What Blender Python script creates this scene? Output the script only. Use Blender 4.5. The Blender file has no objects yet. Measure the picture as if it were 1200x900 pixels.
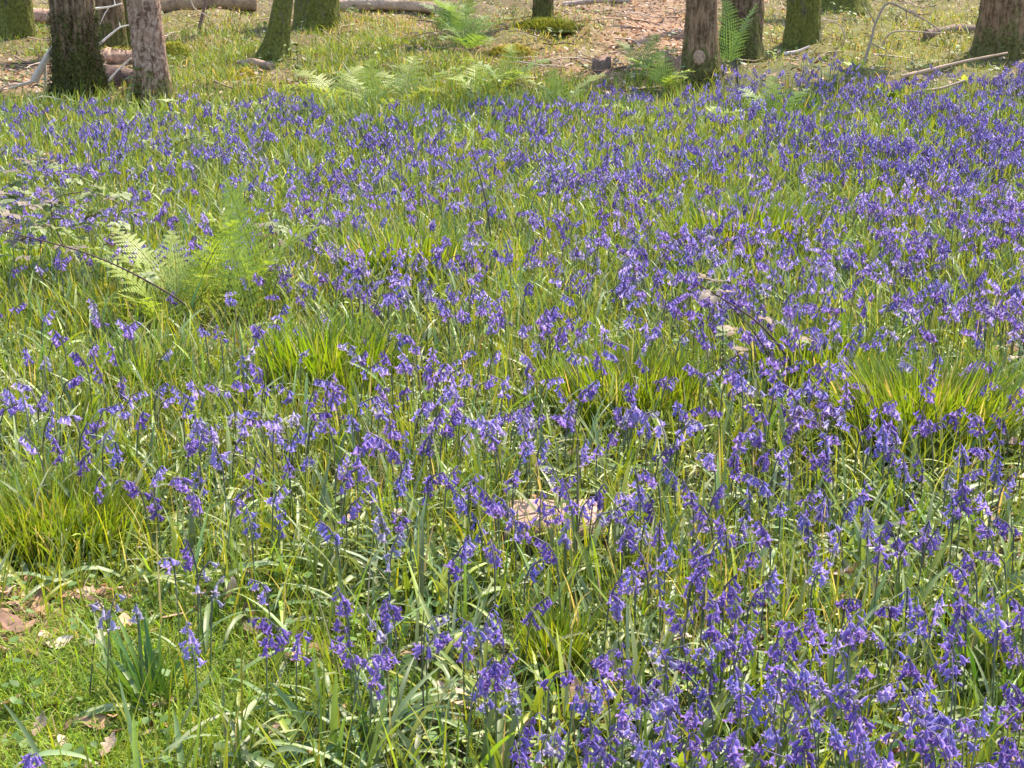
import bpy, math, random
import numpy as np
from mathutils import Vector, Matrix, noise

random.seed(11)
RNG = np.random.default_rng(11)
R = math.radians
sc = bpy.context.scene
COL = sc.collection

# ------------------------------------------------------------------ camera model (photo pixels 1200 x 900)
HF = 41.0
FPX = 600.0 / math.tan(R(HF / 2))
PITCH = R(16.2)
CAMZ = 1.6
CP, SP = math.cos(PITCH), math.sin(PITCH)

# ------------------------------------------------------------------ terrain
KY = [-30, 4, 9, 12, 15, 18, 22, 27, 33, 40, 60, 140]
KZ = [0.0, 0, .05, .13, .24, .40, .66, 1.02, 1.45, 1.85, 2.6, 5.0]
_yy = np.linspace(-30, 140, 1701)
_zz = np.interp(_yy, KY, KZ)
_k = np.ones(21) / 21
_zz = np.convolve(np.pad(_zz, 10, mode='edge'), _k, mode='valid')
BUMPS = []          # (x, y, radius, height)


def hgt(x, y):
    x = np.asarray(x, float); y = np.asarray(y, float)
    z = np.interp(y, _yy, _zz)
    z = z + .018 * np.sin(x * 1.7 + .6 * np.sin(y * .9)) * np.sin(y * 1.3 + 1.1) + .010 * np.sin(x * 4.1 + y * 2.3) + .008 * np.sin(y * 5.3 - x * 2.9)
    z = z + np.clip((y - 13) / 4, 0, 1) * (.09 * np.sin(x * 2.1 + 1.5 * np.sin(y * 1.1)) * np.sin(y * 1.9 + x * .7) + .05 * np.sin(x * 5.3 + 2 * np.sin(y * 2.7)) * np.sin(y * 4.1))
    for bx, by, br, bh in BUMPS:
        z = z + bh * np.exp(-((x - bx) ** 2 + (y - by) ** 2) / (br * br))
    return z


def rays(u, v):
    u = np.atleast_1d(np.asarray(u, float)); v = np.atleast_1d(np.asarray(v, float))
    a = (u - 600) / FPX; b = (450 - v) / FPX
    return np.stack([a, CP + b * SP, -SP + b * CP], -1)


_T = np.concatenate([np.linspace(1.5, 16, 900), np.linspace(16.05, 60, 700)])


def ground(u, v, off=0.0):
    """where the line of sight through a photo pixel meets the ground raised by off"""
    d = rays(u, v)
    off = np.broadcast_to(np.asarray(off, float), (len(d),))
    out = np.zeros((len(d), 3))
    for s in range(0, len(d), 400):
        dd = d[s:s + 400]
        P = dd[:, None, :] * _T[None, :, None]
        P[..., 2] += CAMZ
        below = P[..., 2] < hgt(P[..., 0], P[..., 1]) + off[s:s + 400, None]
        i = np.where(below.any(1), below.argmax(1), len(_T) - 1)
        out[s:s + 400] = P[np.arange(len(dd)), i]
    out[:, 2] = hgt(out[:, 0], out[:, 1])
    return out


def g1(u, v, off=0.0):
    return Vector(ground([u], [v], off)[0])


def at(u, v, Y):
    """point of the line of sight through a photo pixel at depth Y"""
    d = rays(u, v)[0]
    t = Y / d[1]
    return Vector((d[0] * t, Y, CAMZ + d[2] * t))


def proj(x, y, z):
    zc = np.asarray(z) - CAMZ
    f = y * CP - zc * SP
    up = y * SP + zc * CP
    f = np.maximum(f, .1)
    return 600 + FPX * x / f, 450 - FPX * up / f


_m = g1(945, 108)
BUMPS.append((_m.x, _m.y, 1.25, .26))
_m = g1(640, 45)
BUMPS.append((_m.x, _m.y, 1.8, .22))
_m = g1(120, 350)
BUMPS.append((_m.x, _m.y, .5, .06))

# ------------------------------------------------------------------ mesh building


class MB:
    def __init__(self):
        self.v = []; self.c = []; self.l = []; self.t = []; self.n = 0

    def add(self, v, f, c):
        """v Nx3, f MxK ints, c Nx3 or one colour"""
        v = np.asarray(v, float).reshape(-1, 3)
        f = np.asarray(f, int)
        c = np.broadcast_to(np.asarray(c, float), v.shape)
        self.v.append(v); self.c.append(c)
        self.l.append((f + self.n).ravel()); self.t.append(np.full(len(f), f.shape[1], int))
        self.n += len(v)

    def mesh(self, name, mat, smooth=True, origin=(0, 0, 0)):
        me = bpy.data.meshes.new(name)
        if self.n:
            v = np.concatenate(self.v) - np.asarray(origin, float); c = np.concatenate(self.c)
            l = np.concatenate(self.l); t = np.concatenate(self.t)
            me.vertices.add(len(v)); me.vertices.foreach_set('co', v.ravel().astype(np.float32))
            me.loops.add(len(l)); me.loops.foreach_set('vertex_index', l.astype(np.int32))
            me.polygons.add(len(t))
            st = np.concatenate([[0], np.cumsum(t)[:-1]])
            me.polygons.foreach_set('loop_start', st.astype(np.int32))
            me.polygons.foreach_set('loop_total', t.astype(np.int32))
            me.polygons.foreach_set('use_smooth', np.full(len(t), smooth))
            me.update(calc_edges=True)
            at_ = me.color_attributes.new('Col', 'FLOAT_COLOR', 'POINT')
            at_.data.foreach_set('color', np.concatenate([c, np.ones((len(c), 1))], 1).ravel().astype(np.float32))
        me.materials.append(mat)
        return me


def link(name, me, parent=None, loc=None):
    o = bpy.data.objects.new(name, me)
    COL.objects.link(o)
    if parent is not None:
        o.parent = parent
    if loc is not None:
        o.location = loc
    return o


def tag(o, label, cat, group=None):
    o['label'] = label; o['category'] = cat
    if group:
        o['group'] = group
    return o


def thing(name, label, cat, loc, group=None):
    return tag(link(name, None, None, loc), label, cat, group)


def setting(o, kind='structure'):
    o['kind'] = kind
    return o


def tube(mb, pts, rad, col, sides=6, cap=True, cols=None, jitter=0.0):
    pts = [Vector(p) for p in pts]
    n = len(pts)
    rad = rad if hasattr(rad, '__len__') else [rad] * n
    vs = []; cs = []
    ref = Vector((0.31, 0.2, 0.93)).normalized()
    prev = None
    for i, p in enumerate(pts):
        t = (pts[min(i + 1, n - 1)] - pts[max(i - 1, 0)])
        t = t.normalized() if t.length > 1e-9 else Vector((0, 0, 1))
        if prev is None:
            a = t.cross(ref)
            if a.length < .1:
                a = t.cross(Vector((1, 0, 0)))
        else:
            a = prev - t * prev.dot(t)
        a.normalize(); prev = a
        b = t.cross(a)
        for k in range(sides):
            th = 2 * math.pi * k / sides
            r = rad[i]
            if jitter:
                q = p * 9 + Vector((math.cos(th), math.sin(th), 0)) * 1.3
                r *= 1 + jitter * noise.noise(q)
            vs.append(p + (a * math.cos(th) + b * math.sin(th)) * r)
            cs.append(cols[i] if cols is not None else col)
    f = []
    for i in range(n - 1):
        for k in range(sides):
            k2 = (k + 1) % sides
            f.append((i * sides + k, i * sides + k2, (i + 1) * sides + k2, (i + 1) * sides + k))
    mb.add(np.array([tuple(v) for v in vs]), f, np.array(cs))
    if cap:
        for i, rev in ((0, True), (n - 1, False)):
            ring = [vs[i * sides + k] for k in range(sides)]
            ctr = sum(ring, Vector()) / sides
            vv = [tuple(x) for x in ring] + [tuple(ctr)]
            ff = [((k + 1) % sides, k, sides) if rev else (k, (k + 1) % sides, sides) for k in range(sides)]
            mb.add(np.array(vv), ff, cols[i] if cols is not None else col)


def spline(pts, n=12):
    """Catmull-Rom through points"""
    P = [Vector(p) for p in pts]
    if len(P) == 2:
        return [P[0].lerp(P[1], i / n) for i in range(n + 1)]
    out = []
    m = len(P) - 1
    per = max(2, n // m)
    for i in range(m):
        a = P[max(i - 1, 0)]; b = P[i]; c = P[i + 1]; d = P[min(i + 2, m)]
        for k in range(per):
            t = k / per
            out.append(.5 * ((2 * b) + (c - a) * t + (2 * a - 5 * b + 4 * c - d) * t * t + (3 * b - a - 3 * c + d) * t ** 3))
    out.append(P[-1])
    return out


def strips(mb, base, az, L, w, e0, k, S=5, fold=0.0, col0=(.1, .2, .03), col1=None, twist=None, ptaper=.6, clamp=True, pexp=1.3, lift=.004, cols=None):
    """many ribbon leaves at once: elevation e0 at the foot bending down by k towards the tip"""
    base = np.asarray(base, float).reshape(-1, 3); N = len(base)
    B = lambda a: np.broadcast_to(np.asarray(a, float), (N,))
    az, L, w, e0, k = B(az), B(L), B(w), B(e0), B(k)
    tw = B(0.0 if twist is None else twist)
    s = np.linspace(0, 1, S + 1)
    e = e0[:, None] - k[:, None] * (s[None, :] ** pexp)
    step = L[:, None] / S
    em = .5 * (e[:, 1:] + e[:, :-1])
    hx = np.concatenate([np.zeros((N, 1)), np.cumsum(np.cos(em) * step, 1)], 1)
    hz = np.concatenate([np.zeros((N, 1)), np.cumsum(np.sin(em) * step, 1)], 1)
    ca, sa = np.cos(az)[:, None], np.sin(az)[:, None]
    X = base[:, 0, None] + hx * ca; Y = base[:, 1, None] + hx * sa; Z = base[:, 2, None] + hz
    if clamp:
        g = hgt(X, Y) + lift + .03 * RNG.random((N, 1)) * s[None, :]
        Z = np.maximum(Z, g)
    half = .5 * w[:, None] * np.clip(np.minimum(1.0, .55 + 2.2 * s[None, :]) * np.clip((1 - s[None, :]) * 2.2, 0, 1) ** ptaper, .02, 1)
    twa = tw[:, None] * s[None, :]
    # side vector, rotated by twist round the leaf
    sx = -sa * np.cos(twa) - ca * np.sin(e) * np.sin(twa)
    sy = ca * np.cos(twa) - sa * np.sin(e) * np.sin(twa)
    sz = np.cos(e) * np.sin(twa)
    nx = -ca * np.sin(e); ny = -sa * np.sin(e); nz = np.cos(e)
    Lv = np.stack([X + sx * half, Y + sy * half, Z + sz * half], -1)
    Rv = np.stack([X - sx * half, Y - sy * half, Z - sz * half], -1)
    if cols is None:
        col0 = np.broadcast_to(np.asarray(col0, float), (N, 3))
        col1 = col0 if col1 is None else np.broadcast_to(np.asarray(col1, float), (N, 3))
        C = col0[:, None, :] * (1 - s[None, :, None]) + col1[:, None, :] * s[None, :, None]
    else:
        C = cols
    if fold:
        d = half * fold
        Cv = np.stack([X - nx * d, Y - ny * d, Z - nz * d], -1)
        V = np.stack([Lv, Cv, Rv], 2).reshape(-1, 3); m = 3
    else:
        V = np.stack([Lv, Rv], 2).reshape(-1, 3); m = 2
    CC = np.repeat(C[:, :, None, :], m, 2).reshape(-1, 3)
    fi = []
    for i in range(S):
        for j in range(m - 1):
            fi.append((i * m + j, i * m + j + 1, (i + 1) * m + j + 1, (i + 1) * m + j))
    fi = np.array(fi)
    F = (np.arange(N)[:, None, None] * ((S + 1) * m) + fi[None]).reshape(-1, 4)
    mb.add(V, F, CC)


def vary(col, n, amt=.25, hue=.12):
    c = np.asarray(col, float)[None, :] * (1 + amt * (RNG.random((n, 1)) * 2 - 1))
    c = c * (1 + hue * (RNG.random((n, 3)) * 2 - 1))
    return np.clip(c, 0.005, .9)

# ------------------------------------------------------------------ materials


def new_mat(name):
    m = bpy.data.materials.new(name); m.use_nodes = True
    nt = m.node_tree
    for n in list(nt.nodes):
        nt.nodes.remove(n)
    out = nt.nodes.new('ShaderNodeOutputMaterial')
    return m, nt, out


def leaf_mat(name, rough=.5, trans=.35, spec=.5, tcol=(1.25, 1.3, .6), noise_scale=0, nv=.25):
    m, nt, out = new_mat(name)
    N = nt.nodes.new; L = nt.links.new
    a = N('ShaderNodeAttribute'); a.attribute_name = 'Col'
    src = a.outputs['Color']
    if noise_scale:
        tc = N('ShaderNodeTexCoord')
        tn = N('ShaderNodeTexNoise'); tn.inputs['Scale'].default_value = noise_scale; tn.inputs['Detail'].default_value = 3
        L(tc.outputs['Object'], tn.inputs['Vector'])
        mr = N('ShaderNodeMapRange'); mr.inputs[1].default_value = .3; mr.inputs[2].default_value = .7
        mr.inputs[3].default_value = 1 - nv; mr.inputs[4].default_value = 1 + nv
        L(tn.outputs['Fac'], mr.inputs[0])
        vm = N('ShaderNodeVectorMath'); vm.operation = 'SCALE'
        L(src, vm.inputs[0]); L(mr.outputs[0], vm.inputs['Scale'])
        src = vm.outputs[0]
    p = N('ShaderNodeBsdfPrincipled')
    L(src, p.inputs['Base Color']); p.inputs['Roughness'].default_value = rough
    p.inputs['Specular IOR Level'].default_value = spec
    t = N('ShaderNodeBsdfTranslucent')
    vm2 = N('ShaderNodeVectorMath'); vm2.operation = 'MULTIPLY'; vm2.inputs[1].default_value = tcol
    L(src, vm2.inputs[0]); L(vm2.outputs[0], t.inputs['Color'])
    mx = N('ShaderNodeMixShader'); mx.inputs[0].default_value = trans
    L(p.outputs[0], mx.inputs[1]); L(t.outputs[0], mx.inputs[2]); L(mx.outputs[0], out.inputs['Surface'])
    return m


def rough_mat(name, scale=30, bump=.3, rough=.9, nv=.35, stretch=(1, 1, 1)):
    """opaque, vertex colour broken up by noise, with bump"""
    m, nt, out = new_mat(name)
    N = nt.nodes.new; L = nt.links.new
    a = N('ShaderNodeAttribute'); a.attribute_name = 'Col'
    tc = N('ShaderNodeTexCoord')
    mp = N('ShaderNodeMapping'); mp.inputs['Scale'].default_value = stretch
    L(tc.outputs['Object'], mp.inputs['Vector'])
    tn = N('ShaderNodeTexNoise'); tn.inputs['Scale'].default_value = scale; tn.inputs['Detail'].default_value = 6; tn.inputs['Roughness'].default_value = .65
    L(mp.outputs[0], tn.inputs['Vector'])
    mr = N('ShaderNodeMapRange'); mr.inputs[1].default_value = .3; mr.inputs[2].default_value = .7
    mr.inputs[3].default_value = 1 - nv; mr.inputs[4].default_value = 1 + nv
    L(tn.outputs['Fac'], mr.inputs[0])
    vm = N('ShaderNodeVectorMath'); vm.operation = 'SCALE'
    L(a.outputs['Color'], vm.inputs[0]); L(mr.outputs[0], vm.inputs['Scale'])
    p = N('ShaderNodeBsdfPrincipled'); p.inputs['Roughness'].default_value = rough
    p.inputs['Specular IOR Level'].default_value = .2
    L(vm.outputs[0], p.inputs['Base Color'])
    b = N('ShaderNodeBump'); b.inputs['Strength'].default_value = bump; b.inputs['Distance'].default_value = .02
    L(tn.outputs['Fac'], b.inputs['Height']); L(b.outputs[0], p.inputs['Normal'])
    L(p.outputs[0], out.inputs['Surface'])
    return m


def bark_mat(name, dark, light, patch, patch_amt, moss, moss_h, moss_amt):
    dark, light, patch = (tuple(c * k for c in t) for t, k in ((dark, .6), (light, .72), (patch, .8)))
    m, nt, out = new_mat(name)
    N = nt.nodes.new; L = nt.links.new
    tc = N('ShaderNodeTexCoord')

    def noise_tex(scale, sx, sy, sz, detail=6, rough=.6):
        mp = N('ShaderNodeMapping'); mp.inputs['Scale'].default_value = (sx, sy, sz)
        L(tc.outputs['Object'], mp.inputs['Vector'])
        t = N('ShaderNodeTexNoise'); t.inputs['Scale'].default_value = scale; t.inputs['Detail'].default_value = detail; t.inputs['Roughness'].default_value = rough
        L(mp.outputs[0], t.inputs['Vector'])
        return t.outputs['Fac']

    def rng(x, a, b, c=0., d=1.):
        r = N('ShaderNodeMapRange'); r.inputs[1].default_value = a; r.inputs[2].default_value = b; r.inputs[3].default_value = c; r.inputs[4].default_value = d
        L(x, r.inputs[0]); return r.outputs[0]

    def mix(f, a, b):
        x = N('ShaderNodeMix'); x.data_type = 'RGBA'
        L(f, x.inputs[0])
        for s, i in ((a, 6), (b, 7)):
            if isinstance(s, tuple):
                x.inputs[i].default_value = (*s, 1)
            else:
                L(s, x.inputs[i])
        return x.outputs[2]

    def math_(op, a, b):
        x = N('ShaderNodeMath'); x.operation = op
        for s, i in ((a, 0), (b, 1)):
            if isinstance(s, (int, float)):
                x.inputs[i].default_value = s
            else:
                L(s, x.inputs[i])
        return x.outputs[0]
    n1 = noise_tex(21, 1, 1, .2)
    n2 = noise_tex(9, 1, 1, .5)
    n3 = noise_tex(26, 1, 1, .8)
    base = mix(rng(n1, .41, .60), dark, light)
    base = mix(math_('MULTIPLY', rng(n3, .52 - .1 * patch_amt, .62), patch_amt), base, patch)
    sep = N('ShaderNodeSeparateXYZ'); L(tc.outputs['Object'], sep.inputs[0])
    hz = rng(sep.outputs[2], 0, moss_h, 1, 0)
    mm = math_('ADD', math_('MULTIPLY', hz, 1.0), math_('MULTIPLY', math_('SUBTRACT', n2, .5), 2.2))
    mm = math_('MULTIPLY', rng(mm, .45, .75), moss_amt)
    mc = mix(rng(n3, .35, .65), tuple(.5 * c for c in moss), tuple(1.25 * c for c in moss))
    colr = mix(mm, base, mc)
    p = N('ShaderNodeBsdfPrincipled'); p.inputs['Roughness'].default_value = .95; p.inputs['Specular IOR Level'].default_value = .15
    L(colr, p.inputs['Base Color'])
    b = N('ShaderNodeBump'); b.inputs['Strength'].default_value = .8; b.inputs['Distance'].default_value = .03
    L(math_('ADD', n1, math_('MULTIPLY', n3, .6)), b.inputs['Height']); L(b.outputs[0], p.inputs['Normal'])
    L(p.outputs[0], out.inputs['Surface'])
    return m


M_GRASS = leaf_mat('grass blades', .5, .45, .35, (1.3, 1.2, .45))
M_STRAP = leaf_mat('bluebell leaves', .5, .28, .7, (1.25, 1.25, .5))
M_BELL = leaf_mat('bluebell petals', .5, .35, .3, (1.15, 1.0, 1.15))
M_STEM = leaf_mat('flower stems', .5, .08, .3)
M_FERN = leaf_mat('fern green', .5, .42, .3)
M_BRAMBLE = leaf_mat('bramble leaves', .55, .25, .3, (1.1, 1.2, .6), 60, .25)
M_DEAD = leaf_mat('dead leaves', .7, .18, .2, (1.2, .95, .6), 45, .35)
M_MOSS = leaf_mat('moss tufts', .8, .2, .1)
M_WOOD = rough_mat('weathered wood', 28, .6, .85, .45, (1, 1, 1))
M_TWIG = rough_mat('twig bark', 60, .3, .8, .3)
M_SAWN = rough_mat('sawn pale wood', 14, .25, .8, .22, (1, 6, 6))
M_CUSHION = rough_mat('moss cushion', 55, 1.0, 1.0, .5)

# ------------------------------------------------------------------ zones, in photo pixels of the ground point


def blob(u, v, cu, cv, ru, rv):
    return np.exp(-(((u - cu) / ru) ** 2 + ((v - cv) / rv) ** 2))


LITTER = [(25, 735, 60, 38, 1.0), (120, 705, 55, 18, .8), (60, 860, 80, 25, .45), (140, 865, 40, 16, .5), (285, 400, 70, 26, .9), (250, 700, 30, 12, .5),
          (680, 88, 80, 16, 1.0), (620, 70, 60, 18, .8), (775, 35, 85, 40, 1.1), (700, 20, 60, 22, .7), (735, 75, 50, 26, .7), (490, 28, 90, 12, .6), (450, 40, 60, 12, .6),
          (1190, 420, 40, 34, .9), (1195, 560, 34, 50, 1.0), (1165, 640, 30, 25, .6), (985, 690, 40, 18, .8), (905, 745, 45, 16, .8), (690, 850, 26, 24, .8), (760, 500, 30, 12, .3),
          (250, 45, 40, 40, .4), (60, 90, 40, 22, .9), (20, 95, 40, 25, .8), (1050, 880, 40, 20, .6), (580, 410, 20, 14, .5), (515, 820, 30, 12, .5), (300, 90, 40, 12, .6), (130, 85, 40, 30, .9),
          (1040, 100, 50, 12, .5)]
TURF = [(130, 805, 300, 115, 1.0), (40, 880, 200, 60, 1.0), (470, 820, 120, 60, .35)]
TALLGRASS = [(250, 75, 70, 35, 1.0), (420, 75, 90, 40, 1.0), (530, 95, 90, 25, .9), (800, 105, 60, 12, .6), (760, 95, 40, 14, .6), (30, 60, 40, 20, .4), (600, 105, 120, 14, .8)]
MOSSY = [(640, 40, 60, 30, .9), (600, 75, 40, 16, .7), (1080, 45, 110, 45, 1.0), (905, 40, 30, 30, 1.), (1000, 50, 60, 40, .8), (450, 25, 80, 12, .7), (210, 58, 30, 10, 1), (250, 25, 60, 16, .7), (60, 30, 40, 20, .5), (120, 345, 30, 16, .8), (300, 100, 40, 15, .6)]


def zone(Z, u, v):
    r = np.zeros(np.shape(u))
    for cu, cv, ru, rv, a in Z:
        r = np.maximum(r, a * blob(u, v, cu, cv, ru, rv))
    return np.clip(r, 0, 1)


TOPU = [-300, 0, 120, 220, 300, 400, 500, 600, 700, 790, 850, 910, 960, 1040, 1110, 1200, 1500]
TOPV = [112, 112, 118, 118, 104, 128, 122, 114, 106, 104, 92, 72, 66, 84, 88, 74, 74]
GRID = np.array([
    [0, 0, 0, 0, 0, 0, 0, 0, 2, 4, 0, 3],
    [5, 6, 6, 4, 3, 4, 6, 7, 6, 6, 6, 9],
    [6, 6, 5, 4, 5, 6, 7, 8, 8, 9, 9, 9],
    [3, 4, 5, 4, 5, 6, 7, 8, 7, 9, 8, 8],
    [1, 1, 2, 5, 6, 6, 7, 6, 6, 7, 8, 7],
    [3, 2, 1, 4, 5, 5, 5, 5, 6, 6, 5, 4],
    [6, 6, 5, 5, 6, 5, 5, 5, 5, 5, 6, 5]], float)


def flower_density(u, v):
    cx = np.clip(u / 100 - .5, 0, 11); cy = np.clip(v / 75 - .5, 0, len(GRID) - 1)
    x0 = np.floor(cx).astype(int); y0 = np.floor(cy).astype(int)
    x1 = np.minimum(x0 + 1, 11); y1 = np.minimum(y0 + 1, len(GRID) - 1)
    fx = cx - x0; fy = cy - y0
    d = (GRID[y0, x0] * (1 - fx) + GRID[y0, x1] * fx) * (1 - fy) + (GRID[y1, x0] * (1 - fx) + GRID[y1, x1] * fx) * fy
    return d * (v > np.interp(u, TOPU, TOPV) + 7 * np.sin(u * .05) + 5 * np.sin(u * .13 + 1))

# ------------------------------------------------------------------ ground sheet


def build_ground():
    ys = np.concatenate([np.linspace(-8, 2, 21), np.arange(2.05, 9, .06), np.arange(9, 36, .12), np.linspace(36.3, 140, 60)])
    xs = np.concatenate([np.linspace(-90, -16, 24), np.arange(-15.8, -3, .16), np.arange(-3, 3, .07), np.arange(3, 15.9, .16), np.linspace(16, 90, 24)])
    X, Y = np.meshgrid(xs, ys)
    Z = hgt(X, Y)
    u, v = proj(X, Y, Z)
    lit = zone(LITTER, u, v); moss = zone(MOSSY, u, v)
    v_in = (Y > 1.5)
    soil = np.array([.075, .06, .032]); green = np.array([.075, .11, .025]); tan = np.array([.26, .155, .09]); mossc = np.array([.15, .135, .03])
    rn = np.sin(X * 2.3 + np.sin(Y * 1.7) * 2) * np.sin(Y * 2.9 + np.sin(X * 3.1)) * .5 + .5
    C = soil + (green - soil) * (rn[..., None] * .8)
    far = np.clip((Y - 17) / 4, 0, 1)[..., None]
    C = C * (1 - .7 * far) + (np.array([.14, .095, .05])) * .7 * far
    C = C * (1 - moss[..., None]) + mossc * moss[..., None]
    l = (lit * v_in)[..., None]
    C = C * (1 - l) + tan * l
    ny, nx = X.shape
    idx = np.arange(ny * nx).reshape(ny, nx)
    F = np.stack([idx[:-1, :-1], idx[:-1, 1:], idx[1:, 1:], idx[1:, :-1]], -1).reshape(-1, 4)
    mb = MB(); mb.add(np.stack([X, Y, Z], -1).reshape(-1, 3), F, C.reshape(-1, 3))
    m = rough_mat('woodland soil', 22, .8, .95, .55)
    setting(link('ground', mb.mesh('ground', m)))


build_ground()

# ------------------------------------------------------------------ bluebells
# heads read off the photograph (pixel centres)
HEADS = """32,412 63,398 52,423 80,443 33,450 12,460 7,477 107,408 133,412 98,423 117,435 140,450 155,458 147,477 123,475 83,483 110,492 163,495 53,500 95,510 67,523 40,520 123,507 137,530 98,537
213,460 230,453 192,467 217,477 253,450 267,453 283,423 283,447 308,457 337,457 363,468 382,458 300,478 275,482 328,492 285,498 228,502 247,508 277,520 258,537 222,522 343,513 363,507 385,497 337,540 360,537 397,543 297,558 278,582 293,610 328,607 183,550 215,560 233,560 158,567 182,590 230,580 113,568 323,580 388,617 200,655 227,653 235,670 252,686 307,684
467,397 477,417 490,405 422,418 433,428 450,455 425,467 405,457 530,435 532,458 547,408 577,418 620,417 630,403 652,400 673,417 617,447 590,453 620,477 627,490 593,487 577,513 543,513 523,497 507,495 493,480 457,497 475,510 443,513 413,500 418,517 465,532 497,523 420,543 405,557 433,557 477,547 468,563 410,593 448,610 472,607 507,557 527,555 500,570 552,565 543,583 603,558 613,530 617,512 633,523 683,525 700,527 715,512 683,460 703,423 725,400 720,413 740,462 755,430 738,485 757,497 778,507 795,480 795,507 777,527 650,550 663,562 590,587 573,580 582,593 633,593 602,610 613,613 653,593 667,580 663,620 683,593 698,580 702,603 645,640 560,610 543,640 530,660 578,647 620,667 460,642 722,597 730,577 747,563 767,557 787,553 750,587 765,593 737,610 753,623 773,620 733,627 755,657 782,647
833,402 827,440 860,440 870,453 807,477 805,497 890,480 890,507 880,510 923,497 922,478 937,480 957,482 972,435 998,422 913,420 930,453 932,393 900,397 993,407 967,398 1030,400 1043,397 1067,393 1090,390 1088,417 1137,427 1150,400 1158,432 1150,452 1117,483 1068,463 1033,477 1050,480 1077,495 973,465 992,468 977,490 980,507 968,517 1002,497 1025,520 1045,527 952,533 967,535 832,533 913,530 860,540 893,537 880,557 893,563 925,555 973,550 967,577 1013,573 995,590 947,580 965,593 810,580 837,580 878,577 820,607 830,603 850,620 870,610 915,592 945,610 983,627 953,637 820,643 822,657 837,640 880,647 900,630 815,673 1030,647 1048,627 1062,637 1085,620 1017,613 1087,637 1063,587 1080,543 1060,547 1128,527 1153,527 1133,553 1110,562 1127,583 1117,597 1157,593 1167,550 1177,567 1160,623 1183,617 1170,647 1140,660 1130,673
405,712 405,753 450,713 460,720 440,733 432,767 440,790 452,760 505,722 507,747 543,747 557,737 570,725 588,743 587,773 580,790 603,792 600,820 567,812 562,790 612,853 650,793 627,710 680,803 687,820 708,810 705,770 717,780 730,773 725,703 720,687 728,830 737,840 758,800 747,810 762,823 778,820 783,840 795,823 775,760 788,760 797,730 773,690 743,680 697,857 710,870 687,877 650,867 638,870 700,887 750,863 780,877 757,887 763,897 610,897
813,680 825,693 843,707 850,688 862,717 882,700 805,723 900,683 835,743 830,757 853,747 870,747 863,770 833,787 807,773 918,727 923,747 953,713 957,730 907,757 917,783 913,800 952,770 940,780 960,800 980,753 993,727 1000,737 995,700 957,670 1020,740 1042,710 1057,743 1063,703 1077,717 1087,728 1097,710 1130,710 1123,727 1167,717 1160,730 1173,737 1195,710 1192,763 1118,760 1117,790 1090,787 1067,783 1013,780 993,790 1030,807 987,813 1003,830 1010,847 973,820 1063,810 1077,820 1070,833 1090,813 1100,830 1083,857 1100,867 1093,880 1113,880 1110,890 1133,840 1147,850 1120,857 1143,893 1183,833 1193,813 1177,877 1190,867 1190,890 1167,893 820,883 840,863 857,880 813,833 830,817 867,803 863,820 887,817 900,820 892,860 910,860 927,837 927,813 943,883 953,850 980,863 993,860 1007,867 1020,873 1013,887 923,893 807,867 1033,897 1050,860
315,722 225,755 160,712 117,706 130,716 350,752 30,893 317,745 405,735"""
HEADS = [tuple(map(float, p.split(','))) for p in HEADS.split()]
HEADS = sorted(set(HEADS), key=lambda p: -p[1])
PALE = {(200., 655.), (225., 755.)}
FADED = {(160., 712.), (117., 706.), (130., 716.), (252., 686.), (235., 670.)}

VIOLET = np.array([.285, .180, .520])
TONES = {'violet-blue': VIOLET, 'deep violet': np.array([.200, .115, .410]), 'pale lilac-blue': np.array([.420, .320, .680]), 'faded greyish': np.array([.360, .320, .470]),
         'bluish': np.array([.250, .200, .530])}


def bell_verts(L, r, flare, sides=6, rings=((0, .18), (.16, .72), (.5, .9), (.8, 1.0)), tips=True, col=VIOLET):
    """a bell hanging along -Z from the origin with recurved tips"""
    V = []; C = []; F = []
    for t, q in rings:
        for k in range(sides):
            a = 2 * math.pi * k / sides
            V.append((math.cos(a) * r * q, math.sin(a) * r * q, -t * L))
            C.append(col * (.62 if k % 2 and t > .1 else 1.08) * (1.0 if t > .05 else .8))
    n = len(rings)
    for i in range(n - 1):
        for k in range(sides):
            k2 = (k + 1) % sides
            F.append((i * sides + k, (i + 1) * sides + k, (i + 1) * sides + k2, i * sides + k2))
    if tips:
        o = (n - 1) * sides
        for k in range(sides):
            k2 = (k + 1) % sides
            a = 2 * math.pi * (k + .5) / sides
            i = len(V)
            V.append((math.cos(a) * flare * .85, math.sin(a) * flare * .85, -L * .97))
            V.append((math.cos(a) * flare * 1.05, math.sin(a) * flare * 1.05, -L * .80))
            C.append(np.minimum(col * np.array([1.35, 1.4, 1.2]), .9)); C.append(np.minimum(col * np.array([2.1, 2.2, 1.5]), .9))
            F.append((o + k, i, i, o + k2)[:1] + (i, o + k2, o + k2)[:0] + (i, i + 1, o + k2)[:0] + (i,) + (o + k2,) + ())
            F[-1] = (o + k, i, o + k2, o + k2)
            F.append((o + k, i + 1, i, i)); F.append((o + k2, i, i + 1, i + 1))
    # drop degenerate quads into triangles
    quads = [f for f in F if len(set(f)) == 4]
    tris = [tuple(dict.fromkeys(f)) for f in F if len(set(f)) == 3]
    return np.array(V), quads, tris, np.array(C)


def add_bell(mb, mat4, bv):
    V, q, t, C = bv
    W = V @ np.array(mat4.to_3x3()).T + np.array(mat4.translation)
    n0 = mb.n
    mb.add(W, q, C)
    if t:
        mb.n = n0
        f = np.array(t) + n0
        mb.l.append(f.ravel()); mb.t.append(np.full(len(f), 3, int))
        mb.n = n0 + len(V)


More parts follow.
